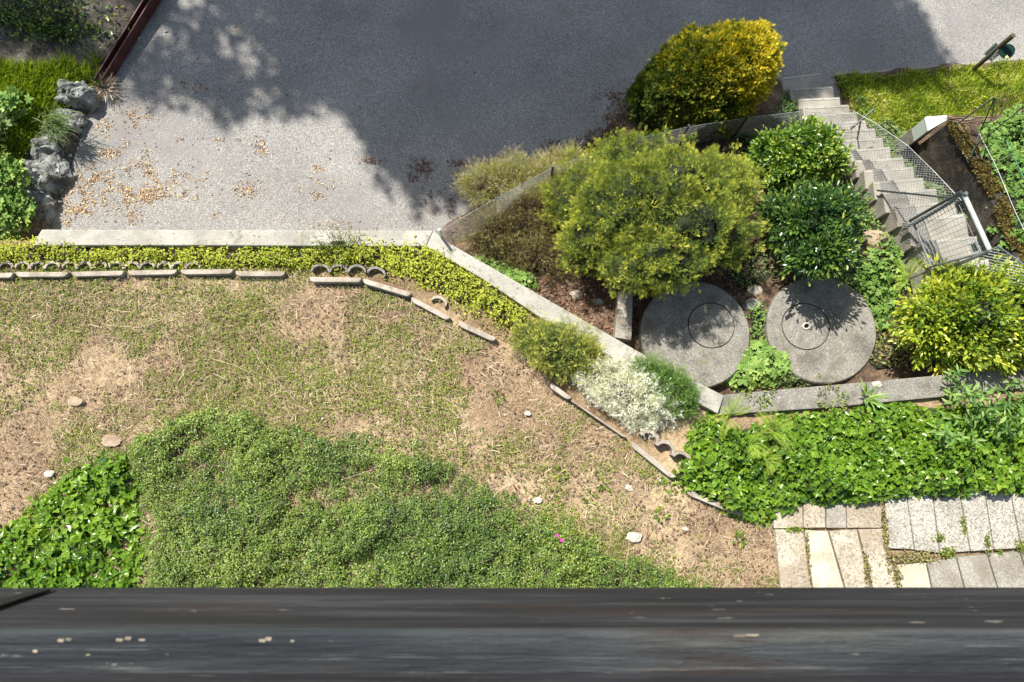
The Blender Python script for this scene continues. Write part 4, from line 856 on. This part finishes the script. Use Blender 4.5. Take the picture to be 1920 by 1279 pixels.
# ferns
def fern(u, v, z, n, L_, label, ground=0):
    c = np.array(P(u, v, z)); a = rng.uniform(0, 6.28, n); d = np.stack([np.cos(a), np.sin(a), rng.uniform(.5, 1.6, n)], 1)
    t = thing('fern', tuple(c), label, 'fern'); build('fronds', [leaves(T_frond(), np.tile(c, (n, 1))+rng.normal(0, .015, (n, 3)), d, np.tile([0., 0, 1], (n, 1))+rng.normal(0, .3, (n, 3)), rng.uniform(L_*.7, L_*1.15, n))], [M['fern']], parent=t)
fern(1366, 780, .30, 16, .30, 'yellow-green fern at the bend of the wall'); fern(1408, 832, .40, 14, .24, 'lower fern rising from the left end of the ivy bank'); fern(1450, 806, .42, 16, .27, 'fern between the bend of the wall and the tall leafy stems')
fern(1700, 525, -.15, 11, .33, 'fern in the planted bank left of the yellow laurel'); fern(1432, 860, .3, 9, .22, 'small fern low in the ivy bank')
# leafy tall stems
def stems(name, u, v, z0, n, H, T, mat, size, label, cat='plant', spread=.25, leaves_per=16, lean=.25):
    c = np.array(P(u, v, z0)); t = thing(name, tuple(c), label, cat); pr, pos, dr = [], [], []
    for i in range(n):
        b = c+np.array([rng.normal(0, spread*.5), rng.normal(0, spread*.4), 0]); l = np.array([rng.normal(0, lean), rng.normal(0, lean), 1]); l = unit(l); hh = H*rng.uniform(.6, 1.1)
        pts = [b+l*hh*s+np.array([0, 0, -.05*s*s]) for s in np.linspace(0, 1, 5)]; pr.append(tube_np(pts, np.linspace(.006, .002, 5), 4, rnd=.6, mi=1))
        for j in range(leaves_per):
            s = .15+.85*j/leaves_per; a = j*2.4+rng.normal(0, .2); pos.append(b+l*hh*s); dr.append([math.cos(a), math.sin(a), .35*(s-.2)])
    pos, dr = np.array(pos), np.array(dr); n_ = len(pos)
    build('foliage', [leaves(T, pos, dr, upn(n_, .35), rng.uniform(size*.6, size*1.15, n_), rng.random(n_))], [M[mat]], parent=t)
    build('stalks', pr, [M['weed'], M['weed']], parent=t)
stems('tall_herb', 1775, 775, .1, 11, .62, T_oval(.14, .03, -.15), 'nettle', .11, 'clump of tall leafy stems rising in front of the grey wall at the right', spread=.38, leaves_per=22)
stems('tall_herb', 1880, 740, .1, 12, .40, T_oval(.16), 'nettle', .09, 'looser leafy weeds at the right end of the grey wall', spread=.38, leaves_per=12)
tuft('grass_tuft', (*P(1625, 745, .1)[:2], .1), 22, T_blade, 'herb', .23, .05, 'spiky long-leaved tuft in front of the grey wall', 'plant', .7, wid=np.full(22, 1.8))
for i, (u, v, l) in enumerate([(1425, 735, 'yellowish weeds growing on the grey wall near the bend'), (1560, 748, 'thin dry weeds spilling over the lower edge of the grey wall')]):
    tuft('weed', (*P(u, v, .06)[:2], .06), 130, T_oval(.2), 'weed', .035, .16, l, 'weed', .5)

# ------------------------------------------------------------------ shrubs of the bank
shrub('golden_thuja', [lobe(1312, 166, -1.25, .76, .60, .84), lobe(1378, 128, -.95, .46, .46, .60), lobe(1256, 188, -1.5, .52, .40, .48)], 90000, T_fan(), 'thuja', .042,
      'dense golden yellow rounded conifer beside the road at the top', amp=.06, freq=3.2, along=.9, up=.35, jit=.45, base=-2.1, bias=.0, seed=21, cs=.88, inner=.03, rough_=1.15, cl=30, cs_=1.15, side_tone=lambda p, k: -.1+.20*np.clip((p[:, 0]-P(1300, 150, -1)[0])+(p[:, 1]-P(1300, 150, -1)[1])*.6+(p[:, 2]+.9)*.8, -1.2, 1.2))  # gold pushed to the sunny side: growth colour plus sunlight painted into leaf tone
shrub('yew', [lobe(1218, 392, -.2, .84, .62, .78), lobe(1105, 380, -.55, .52, .42, .46), lobe(1325, 365, -.45, .46, .46, .52), lobe(1232, 490, .0, .48, .32, .46), lobe(1190, 310, -.6, .52, .30, .46), lobe(1110, 455, -.35, .38, .32, .40), lobe(1340, 445, -.2, .36, .34, .43), lobe(1180, 500, .0, .28, .24, .34), lobe(1370, 345, -.75, .3, .26, .33), lobe(1285, 410, .2, .44, .4, .36)], 84000, T_sprig(3, .09, .5, .45), 'yew', .038,
      'largest spreading shrub, yellow-green needle foliage, between fence and tank covers', amp=.22, freq=3.2, along=.7, up=.4, jit=.6, base=-1.3, seed=33, cs=.72, inner=.03, stems=10, rough_=2.0, cs_=1.15, cl=36, bias=.0)
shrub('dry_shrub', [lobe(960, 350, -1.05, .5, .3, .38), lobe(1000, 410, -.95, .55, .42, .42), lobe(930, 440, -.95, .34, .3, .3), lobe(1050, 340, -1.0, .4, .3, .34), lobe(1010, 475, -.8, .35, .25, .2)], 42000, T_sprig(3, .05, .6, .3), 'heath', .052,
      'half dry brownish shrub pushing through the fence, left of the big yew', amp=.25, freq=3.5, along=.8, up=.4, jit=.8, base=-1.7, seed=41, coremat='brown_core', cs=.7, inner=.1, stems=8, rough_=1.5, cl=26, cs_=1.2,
      side_tone=lambda p, k: np.where(p[:, 1] > P(960, 395, -1)[1], .28, -.08))  # upper half olive, lower half browner: the shrub's own colour
shrub('cherry_laurel', [lobe(1505, 288, -.8, .36, .30, .38), lobe(1455, 290, -.95, .24, .25, .28), lobe(1545, 305, -.85, .22, .22, .26), lobe(1490, 330, -.9, .32, .22, .30)], 10000, T_oval(.27), 'laurel', .055,
      'green broad-leaved shrub beside the lower stairs, upper one of two', amp=.26, freq=3.4, along=.5, up=.3, jit=.6, base=-1.5, flat=1, seed=51, cs=.72, bias=.05, rough_=1.1, cs_=1.1, cl=16)
shrub('rhododendron', [lobe(1520, 425, -.25, .42, .36, .46), lobe(1465, 415, -.4, .24, .26, .36), lobe(1565, 412, -.4, .20, .24, .34), lobe(1530, 480, -.05, .33, .19, .34)], 10500, T_oval(.2), 'rhodo', .066,
      'dark glossy-leaved shrub above the right tank cover', amp=.28, freq=3.4, along=.55, up=.35, jit=.6, base=-1.1, flat=1, seed=61, cs=.70, rough_=1.1, cs_=1.1, cl=16)
shrub('yellow_laurel', [lobe(1815, 603, .12, .62, .44, .48), lobe(1755, 612, .05, .32, .34, .38), lobe(1870, 610, .1, .42, .42, .42), lobe(1810, 545, .0, .42, .25, .3), lobe(1890, 660, -.02, .3, .15, .25)], 15000, T_oval(.2, .05, -.12), 'photinia', .067,
      'bright yellow-green glossy shrub at the right below the gate', amp=.22, freq=3.4, along=.6, up=.45, jit=.55, base=-.35, flat=1, seed=71, cs=.75, bias=.03, rough_=1.1, cl=14)
# lobed leaf plants and low herbs in the bank
def herb_patch(name, poly_px, n, T, mat, size, H, label, cat='plant', zf=bank_z, z=-.4, kind=None, **kw):
    poly = np.array([surf(u, v, zf, z)[:2] for u, v in poly_px])
    return cover(name, poly, n, T, mat, size, H, label, cat, zf=zf, kind=kind, **kw)
herb_patch('lobed_leaf_plant', [(1350, 715), (1360, 672), (1395, 640), (1440, 640), (1480, 660), (1490, 700), (1450, 728), (1390, 735)], 600, T_lobed(5), 'herb', .075, .2, 'large lobed light green leaves between the two tank covers', edge=.15, tilt=.3, bias=.1, under_drop=.02)
herb_patch('herb_clump', [(1440, 655), (1500, 665), (1560, 700), (1540, 722), (1450, 728)], 2200, T_lobed(3), 'dull', .028, .16, 'bushy small-leaved herb right of the large lobed leaves', edge=.12, tilt=.6)
herb_patch('lobed_leaf_plant', [(885, 480), (930, 470), (1000, 505), (1010, 540), (960, 548), (905, 515)], 260, T_lobed(5), 'herb', .06, .12, 'fresh green lobed leaves in the corner below the dry shrub', edge=.1, tilt=.35, under=None) if False else None
herb_patch('lobed_leaf_plant', [(885, 485), (930, 475), (1000, 510), (1012, 545), (960, 545), (905, 515)], 700, T_lobed(5), 'herb', .055, .2, 'fresh green lobed leaves beside the diagonal wall below the dry shrub', edge=.1, tilt=.35, bias=.1)
herb_patch('bank_herbs', [(1570, 540), (1625, 470), (1690, 470), (1720, 520), (1690, 560), (1660, 640), (1620, 600), (1600, 560)], 1500, T_lobed(5), 'herb', .055, .18, 'light green lobed herbs on the bank between the dark shrub and the yellow one', edge=.15, tilt=.5, bias=-.05)
herb_patch('bank_herbs', [(1590, 400), (1650, 395), (1700, 430), (1735, 500), (1690, 520), (1640, 470), (1600, 450)], 1600, T_oval(.3), 'herb', .04, .1, 'small green herbs along the left side of the upper stairs', edge=.12, tilt=.6, holes=.6, rag=.1)
herb_patch('bank_herbs', [(1395, 560), (1430, 560), (1445, 600), (1425, 650), (1395, 640), (1400, 600)], 900, T_oval(.3), 'herb', .03, .1, 'narrow strip of small weeds between the two tank covers', edge=.1, tilt=.6)
herb_patch('bank_herbs', [(1370, 470), (1440, 460), (1460, 520), (1400, 560), (1360, 530)], 1200, T_oval(.28), 'dull', .03, .1, 'greyish small-leaved herbs between yew and dark shrub', edge=.1, tilt=.6)
herb_patch('bank_herbs', [(1380, 250), (1440, 240), (1440, 340), (1390, 330)], 1000, T_oval(.3), 'laurel', .045, .15, 'shaded green herbs in the gap right of the yew top', edge=.1, tilt=.6)
herb_patch('bank_herbs', [(1630, 620), (1680, 600), (1720, 690), (1640, 700), (1620, 680)], 800, T_oval(.25), 'heath', .045, .12, 'brownish low plants right of the right tank cover', edge=.1, tilt=.6, bias=.1)
herb_patch('shaded_herbs', [(1468, 165), (1500, 170), (1520, 205), (1480, 215), (1455, 200)], 900, T_oval(.3), 'rhodo', .045, .1, 'shaded green plants between the golden conifer and the lowest steps', edge=.08, tilt=.6)
herb_patch('bank_herbs', [(1562, 150), (1590, 152), (1640, 215), (1620, 240), (1596, 200)], 1300, T_oval(.3), 'herb', .04, .08, 'low green herbs along the right side of the lowest steps', edge=.06, tilt=.6, z=-1.9, bias=-.1)
herb_patch('bank_herbs', [(1440, 210), (1480, 200), (1545, 225), (1600, 290), (1590, 330), (1540, 250), (1450, 245)], 2200, T_oval(.3), 'rhodo', .045, .12, 'dark herbs on the bank left of the lower steps', edge=.06, tilt=.6, z=-1.7)
herb_patch('wall_foot_herbs', [(1630, 212), (1690, 240), (1730, 300), (1800, 375), (1830, 430), (1800, 420), (1735, 362), (1690, 325), (1650, 275), (1615, 232)], 5200, T_lobed(3), 'dull', .03, .12, 'greyish weeds behind the wire along the right side of the stairs', edge=.08, tilt=.6, holes=.25, z=-1.5)
tuft('lobed_leaf_plant', surf(1742, 335, bank_z, -1.2)+[0, 0, .12], 16, T_lobed(5), 'herb', .07, .06, 'single pale lobed-leaf plant behind the stair fence', 'plant', .3)
# right upper slope plants
herb_patch('slope_plants', [(1850, 225), (1960, 190), (2600, 200), (2600, 560), (1960, 540), (1880, 450), (1850, 330), (1838, 270)], 14000, T_lobed(5), 'herb', .05, .3, 'dense lobed green plants on the slope at the right edge above the wall', zf=upper_z, edge=.25, tilt=.5, bias=-.22, holes=.3, z=-.6, amp=.8, kind='stuff')
herb_patch('slope_plants', [(1860, 480), (1925, 470), (1960, 560), (1900, 560), (1870, 510)], 900, T_oval(.2), 'dull', .04, .15, 'greyish plants behind the fence at the right edge beside the upper steps', zf=lambda q: bank_z(q)+.05, edge=.1, tilt=.6, z=-.2)
# leaf litter on the bank
lp_ = np.array([surf(u, v, bank_z)[:2] for u, v in [(870, 480), (1000, 440), (1400, 470), (1420, 560), (1210, 560), (1200, 640), (1000, 590)]])
q, _ = region(lp_, 9000, .1); n = len(q)
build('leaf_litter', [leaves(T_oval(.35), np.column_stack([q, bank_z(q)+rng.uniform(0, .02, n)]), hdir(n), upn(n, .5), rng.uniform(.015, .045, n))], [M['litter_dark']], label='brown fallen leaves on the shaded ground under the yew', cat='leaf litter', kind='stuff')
be = np.array([surf(u, v, bank_z, -1.6)[:2] for u, v in [(838, 446), (880, 395), (1010, 285), (1130, 230), (1180, 180), (1215, 200), (1180, 290), (1060, 330), (900, 440)]])
q, _ = region(be, 9000, .12); n = len(q); zb2 = np.maximum(bank_z(q), road_z(q))
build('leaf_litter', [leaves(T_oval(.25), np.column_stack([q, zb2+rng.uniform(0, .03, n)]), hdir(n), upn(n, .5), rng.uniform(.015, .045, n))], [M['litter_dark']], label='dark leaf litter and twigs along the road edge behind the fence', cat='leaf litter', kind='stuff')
q = q[rng.random(n) < .12]; n = len(q)
build('weeds', [leaves(T_oval(.3), np.column_stack([q, np.maximum(bank_z(q), road_z(q))+rng.uniform(.01, .05, n)]), rdir(n, .5), upn(n, .6), rng.uniform(.02, .05, n))], [M['rhodo']], label='sparse dark weeds in the leaf litter at the road edge', cat='weeds', kind='stuff')
q, _ = region(PX([(1566, 142), (1700, 134), (1920, 115), (2100, 100), (2100, 112), (1920, 128), (1700, 146), (1568, 156)], -2.0), 2600, .05); n = len(q)
build('leaf_litter', [leaves(T_oval(.25), np.column_stack([q, bank_z(q)+rng.uniform(0, .02, n)]), hdir(n), upn(n, .5), rng.uniform(.01, .035, n))], [M['litter']], label='brown dead leaves along the kerb of the grass verge', cat='leaf litter', kind='stuff')
# ------------------------------------------------------------------ grass verges
gp_ = np.array([surf(u, v, bank_z, -2)[:2] for u, v in [(1562, 146), (1700, 137), (1920, 117), (2600, 60), (2600, 200), (1960, 205), (1860, 222), (1776, 222), (1735, 222), (1690, 262), (1660, 290), (1625, 235), (1590, 195)]])
q, s = region(gp_, 150000, .04); n = len(q); lean = np.array([.5, -.4, 0])
build('grass', [leaves(T_blade, np.column_stack([q, bank_z(q)-.005]), hdir(n)*[1, 1, 0]+np.array([0, 0, .55])+lean*.4, hdir(n), rng.uniform(.05, .12, n), rng.random(n)*.85+.4*fbm(q, 5, 80)+.02, rng.uniform(1, 2.2, n))], [M['grass']], label='bright green grass verge between the road and the dark wall', cat='grass', kind='stuff')
yp = np.array([surf(u, v, yard_z, -1.1)[:2] for u, v in [(-300, 120), (60, 125), (185, 118), (180, 160), (130, 175), (100, 220), (60, 270), (30, 330), (-300, 330)]])
q, s = region(yp, 60000, .08); n = len(q)
build('grass', [leaves(T_blade, np.column_stack([q, yard_z(q)]), hdir(n)*[1, 1, 0]+np.array([0, 0, .8]), hdir(n), rng.uniform(.07, .2, n), rng.random(n)*.6, rng.uniform(.8, 1.8, n))], [M['grass']], label='shaded green grass behind the rocks at the left', cat='grass', kind='stuff')
for i, (u, v, a_, b_, n) in enumerate([(60, 30, .8, .3, 1400), (110, 60, .4, .12, 500)]):
    c = surf(u, v, yard_z, -1.1); q = c[:2]+rng.normal(0, 1, (n, 2))*[a_*.6, b_*.6]; build('weeds', [leaves(T_oval(.25), np.column_stack([q, yard_z(q)+rng.uniform(0, .05, n)]), rdir(n, .5), upn(n, .6), rng.uniform(.03, .07, n))], [M['rhodo']], label=['large patch of shaded weeds on the dark yard soil', 'small patch of shaded weeds nearer the steel rail'][i], cat='weeds')
def yz(q): return yard_z(q)
herb_patch('lobed_leaf_plant', [(-200, 200), (40, 190), (75, 225), (60, 260), (20, 270), (-200, 290)], 700, T_lobed(5), 'herb', .085, .2, 'lobed-leaf plants in the grass at the left edge', zf=yz, z=-1, edge=.15, tilt=.35, bias=-.2, under=None) if False else None
for i, (u, v, n, sz, m_, l) in enumerate([(45, 205, 50, .09, 'herb', 'pale lobed-leaf plant in the grass above the layered rock'), (15, 248, 60, .09, 'dull', 'lobed-leaf plant at the left picture edge in the grass'), (20, 350, 260, .06, 'herb', 'leafy green plant left of the fissured rock'), (25, 410, 420, .07, 'herb', 'bright leafy plant at the left end of the pale wall'), (-20, 310, 200, .06, 'weed', 'yellow-green plants at the left edge beside the rocks')]):
    p_ = surf(u, v, yz, -1.); tuft('lobed_leaf_plant', p_+[0, 0, .08], n, T_lobed(5), m_, sz, .16 if i < 2 else .34, l, 'plant', .4, h=.22, tilt=.5, dome=.15, bias=-.15)
p_ = surf(118, 245, yz, -1); n_ = 260; pg = p_+[0, 0, .22]+rng.normal(0, .07, (n_, 3))*[1.2, 1.2, .3]; dg_ = rng.normal(0, .55, (n_, 3))+[.75, -.35, -.1]
build('grass_tuft', [leaves(T_blade, pg, dg_, upn(n_, .3), rng.uniform(.12, .3, n_), rng.random(n_)*.5, rng.uniform(.35, .7, n_))], [M['dull']], label='long drooping grass tuft hanging over the rocks', cat='grass')
p_ = surf(196, 165, yz, -1); tuft('grass_tuft', p_+[0, 0, .0], 200, T_straw, 'straw', .14, .12, 'dry brown tuft at the end of the steel rail', 'grass', .5)

# ------------------------------------------------------------------ fallen leaves on the road
def litter(spots, mat, sz, label, z=.004):
    out = []
    for u, v, su, sv, n in spots:
        x, y, _ = P(u, v, -1.3); zz = rz(x); x, y, _ = P(u, v, zz); k_ = (CH-zz)/F
        n = int(n*1.7); q = np.column_stack([rng.normal(0, su*.5*k_, n), rng.normal(0, sv*.5*k_, n)])+[x, y]; q = q[fbm(q, 6, 91)+.5*noise(q, 16, 95)+rng.normal(0, .12, n) > -.02]; m_ = len(q)
        out.append(leaves(T_oval(.17, .05, -.08), np.column_stack([q, road_z(q)+rng.uniform(.003, .012, m_)]), hdir(m_)*[1, 1, .5], upn(m_, .3), rng.uniform(sz*.4, sz*1.3, m_)))
    build('fallen_leaves', out, [M[mat]], label=label, cat='fallen leaves', kind='stuff')
litter([(279, 322, 50, 30, 330), (171, 332, 45, 14, 130), (214, 364, 80, 26, 420), (279, 362, 40, 24, 220), (250, 345, 100, 50, 260), (150, 393, 22, 16, 60), (246, 407, 16, 16, 60), (257, 221, 40, 30, 170), (203, 289, 28, 10, 70), (257, 276, 34, 20, 170), (343, 261, 22, 12, 50), (493, 280, 16, 26, 110), (582, 312, 26, 12, 60), (596, 354, 52, 20, 170), (361, 361, 30, 20, 140), (461, 354, 26, 20, 110), (350, 330, 50, 10, 60), (200, 230, 20, 60, 130), (360, 165, 90, 26, 90), (420, 262, 40, 6, 30), (170, 385, 80, 40, 120), (340, 300, 300, 120, 160), (650, 421, 300, 12, 90), (130, 380, 16, 60, 120), (403, 405, 10, 8, 14)], 'litter', .034, 'tan fallen leaves gathered in drifts on the sunny road')
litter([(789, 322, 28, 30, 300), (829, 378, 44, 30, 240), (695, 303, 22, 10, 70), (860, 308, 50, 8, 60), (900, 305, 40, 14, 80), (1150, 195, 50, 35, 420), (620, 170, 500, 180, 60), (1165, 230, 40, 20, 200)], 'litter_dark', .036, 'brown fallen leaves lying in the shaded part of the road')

# ------------------------------------------------------------------ balcony railing below the camera
br = thing('balcony_railing', (0, -.15, 6.2), 'dark stained wooden balcony railing across the bottom of the picture', 'railing')
def board(name, prof, mat, x0=-3.4, x1=3.4, n=90, wv=1):
    bm = bmesh.new(); xs = np.linspace(x0, x1, n); rows = []
    for x in xs:
        rows.append([bm.verts.new((x, y+.0012*float(noise(np.array([[x*3, y*40, 1.]]), 1, 2)[0]), z+wv*.0015*float(noise(np.array([[x*2, z*30, 5.]]), 1, 4)[0]))) for y, z in prof])
    for a, b in zip(rows, rows[1:]):
        for k in range(len(prof)): bm.faces.new((a[k], a[(k+1) % len(prof)], b[(k+1) % len(prof)], b[k]))
    bm.faces.new(rows[0]); bm.faces.new(rows[-1][::-1]); return bm_obj(name, bm, mat, parent=br)
def pv(v): return math.tan(math.atan((v-639.5)/F)-TILT)          # horizontal/vertical ratio seen at row v
y0 = -.15; zb_, zt_ = CH-.15/pv(1101), CH-.15/pv(1184)
fas = board('fascia_board', [(y0-.004, zb_), (y0, zb_+.004), (y0, zt_-.008), (y0-.006, zt_-.001), (y0-.030, zt_), (y0-.030, zb_)], M['wood'])
yl = -(CH-zt_)*pv(1243)
board('rail_ledge', [(y0+.003, zt_+.0025), (y0+.003, zt_+.009), (y0, zt_+.012), (yl, zt_+.012), (-.28, zt_+.012), (-.28, zt_+.0025)][::1], M['wood_light'], wv=0)
board('handrail', [(yl-.004, zt_+.0125), (yl-.002, zt_+.09), (yl-.012, zt_+.10), (-.30, zt_+.10), (-.30, zt_+.0125)], M['wood'])
# crack and bare chips in the boards
a = [(-30, 1140), (40, 1116), (92, 1105), (95, 1108), (50, 1122), (-30, 1150)]
def onface(u, v):                      # point of the fascia plane seen at (u, v)
    x = (u-960)/F; y = (639.5-v)/F; dy, dz = y*cT+sT, y*sT-cT; t = (y0+.0022)/dy; return (x*t, y0+.0022, CH+dz*t)
bm_obj('crack', slabq([onface(*p) for p in a], .002), M['black'], parent=fas)
def chip(o_, u, v, w_, h_):
    k = [(-.5, -.1), (-.3, -.5), (.1, -.35), (.45, -.5), (.5, .1), (.2, .5), (-.2, .3), (-.45, .4)]
    return [(u+w_*x, v+h_*y) for x, y in k]
chips = [(135, 1161, 60, 4), (650, 1188, 80, 4), (710, 1148, 3, 8)]
def onledge(u, v):
    z = zt_+.01215; x, y, _ = P(u, v, z); return (x, y, z)
for u, v, a_, b_ in [(114, 1201, 12, 7), (129, 1199, 10, 6), (224, 1200, 14, 6), (240, 1197, 12, 7), (266, 1200, 12, 4), (492, 1201, 14, 7), (503, 1198, 12, 8), (1386, 1192, 22, 3), (1410, 1191, 26, 4), (66, 1221, 9, 6), (548, 1202, 7, 3), (165, 1228, 8, 3)]:
    bm_obj('bare_chip', slabq([onledge(*p) for p in chip(0, u, v, a_, b_)], .0001), M['chip'], parent=br)

# ------------------------------------------------------------------ trees outside the frame that shade the road
def shade_tree(cells, n, hlo, hhi, label, trunk, leaf=.15):
    """crown made of twigs with leaves; cells are (u, v, radius in m) of the shade it throws on the road"""
    k_ = math.cos(EL)/math.sin(EL); sx, sy = -math.sin(AZ)*k_, math.cos(AZ)*k_
    tot = sum(c[2]**2*c[3] for c in cells); pos = []
    for u, v, r, dens in cells:
        x, y, _ = P(u, v, -1.7); m_ = int(n*r*r*dens/tot/12); a = rng.uniform(0, 6.28, m_); rr = r*np.sqrt(rng.random(m_)); h = rng.uniform(hlo, hhi, m_)
        cx = np.column_stack([x+rr*np.cos(a)+sx*h, y+rr*np.sin(a)+sy*h, h-1.7])
        pos.append((cx[:, None]+rng.normal(0, .13, (m_, 12, 3))).reshape(-1, 3))
    pos = np.concatenate(pos); m_ = len(pos)
    t = thing('tree', trunk, label, 'tree', 'trees beyond the road')
    build('crown', [leaves(T_oval(.4), pos, rdir(m_), upn(m_, .7), rng.uniform(leaf*.6, leaf*1.3, m_))], [M['laurel']], parent=t)
    c = pos.mean(0); tr_ = np.array(trunk); build('trunk', [tube_np([tr_-[0, 0, .3], tr_+[.1, 0, 2.], (tr_*.4+c*.6)], [.24, .18, .08], 10)]+[tube_np([tr_+[.1, 0, 2.+i*.2], pos[rng.integers(m_)]], [.07, .02], 6) for i in range(7)], [M['bark']], parent=t)
cells1 = [(60, 40, 1.4, 2.2), (-150, 120, 1.6, 1.6), (180, 20, .8, 1.6), (90, 130, .7, 1.), (290, 50, .5, .45), (400, 190, .5, .5), (320, 215, .33, .6), (480, 215, .42, .6), (480, 60, .55, .5), (600, 120, .6, .9), (560, 215, .3, .6), (60, 190, .7, .8), (200, 60, .6, .7), (230, 190, .25, .6), (380, 110, .3, .5), (700, 100, 1.0, 1.5), (680, 210, .32, .8), (600, 230, .2, .6)]
shade_tree(cells1, 60000, 9.5, 14, 'left tree beyond the road, out of the picture, shading the yard', (-7.5, 12.5, -1.2), .115)
cells2 = [(820, 180, 1.1, 2.0), (800, 290, .62, 1.6), (850, 340, .45, 1.4), (800, 390, .16, 1), (1000, 120, 1.2, 2.2), (960, 260, .7, 1.9), (1050, 230, .7, 1.6), (1200, 80, 1.1, 2.2), (1400, 60, 1.0, 2.0), (1560, 60, .55, 1.9), (1680, 55, .58, 1.7), (1620, 100, .25, 1.2), (1180, 160, .6, 1.5), (900, 30, 1.4, 1.8), (1250, -50, 1.6, 1.8), (1550, -40, 1.0, 1.8), (1680, 20, .6, 1.6), (1500, 100, .42, 1.3), (700, 20, 1.2, 1.5), (1990, -25, .2, .8)]
shade_tree(cells2, 60000, 9.5, 14, 'right tree beyond the road, out of the picture, shading the middle of the road', (-1.5, 14, -1.5))
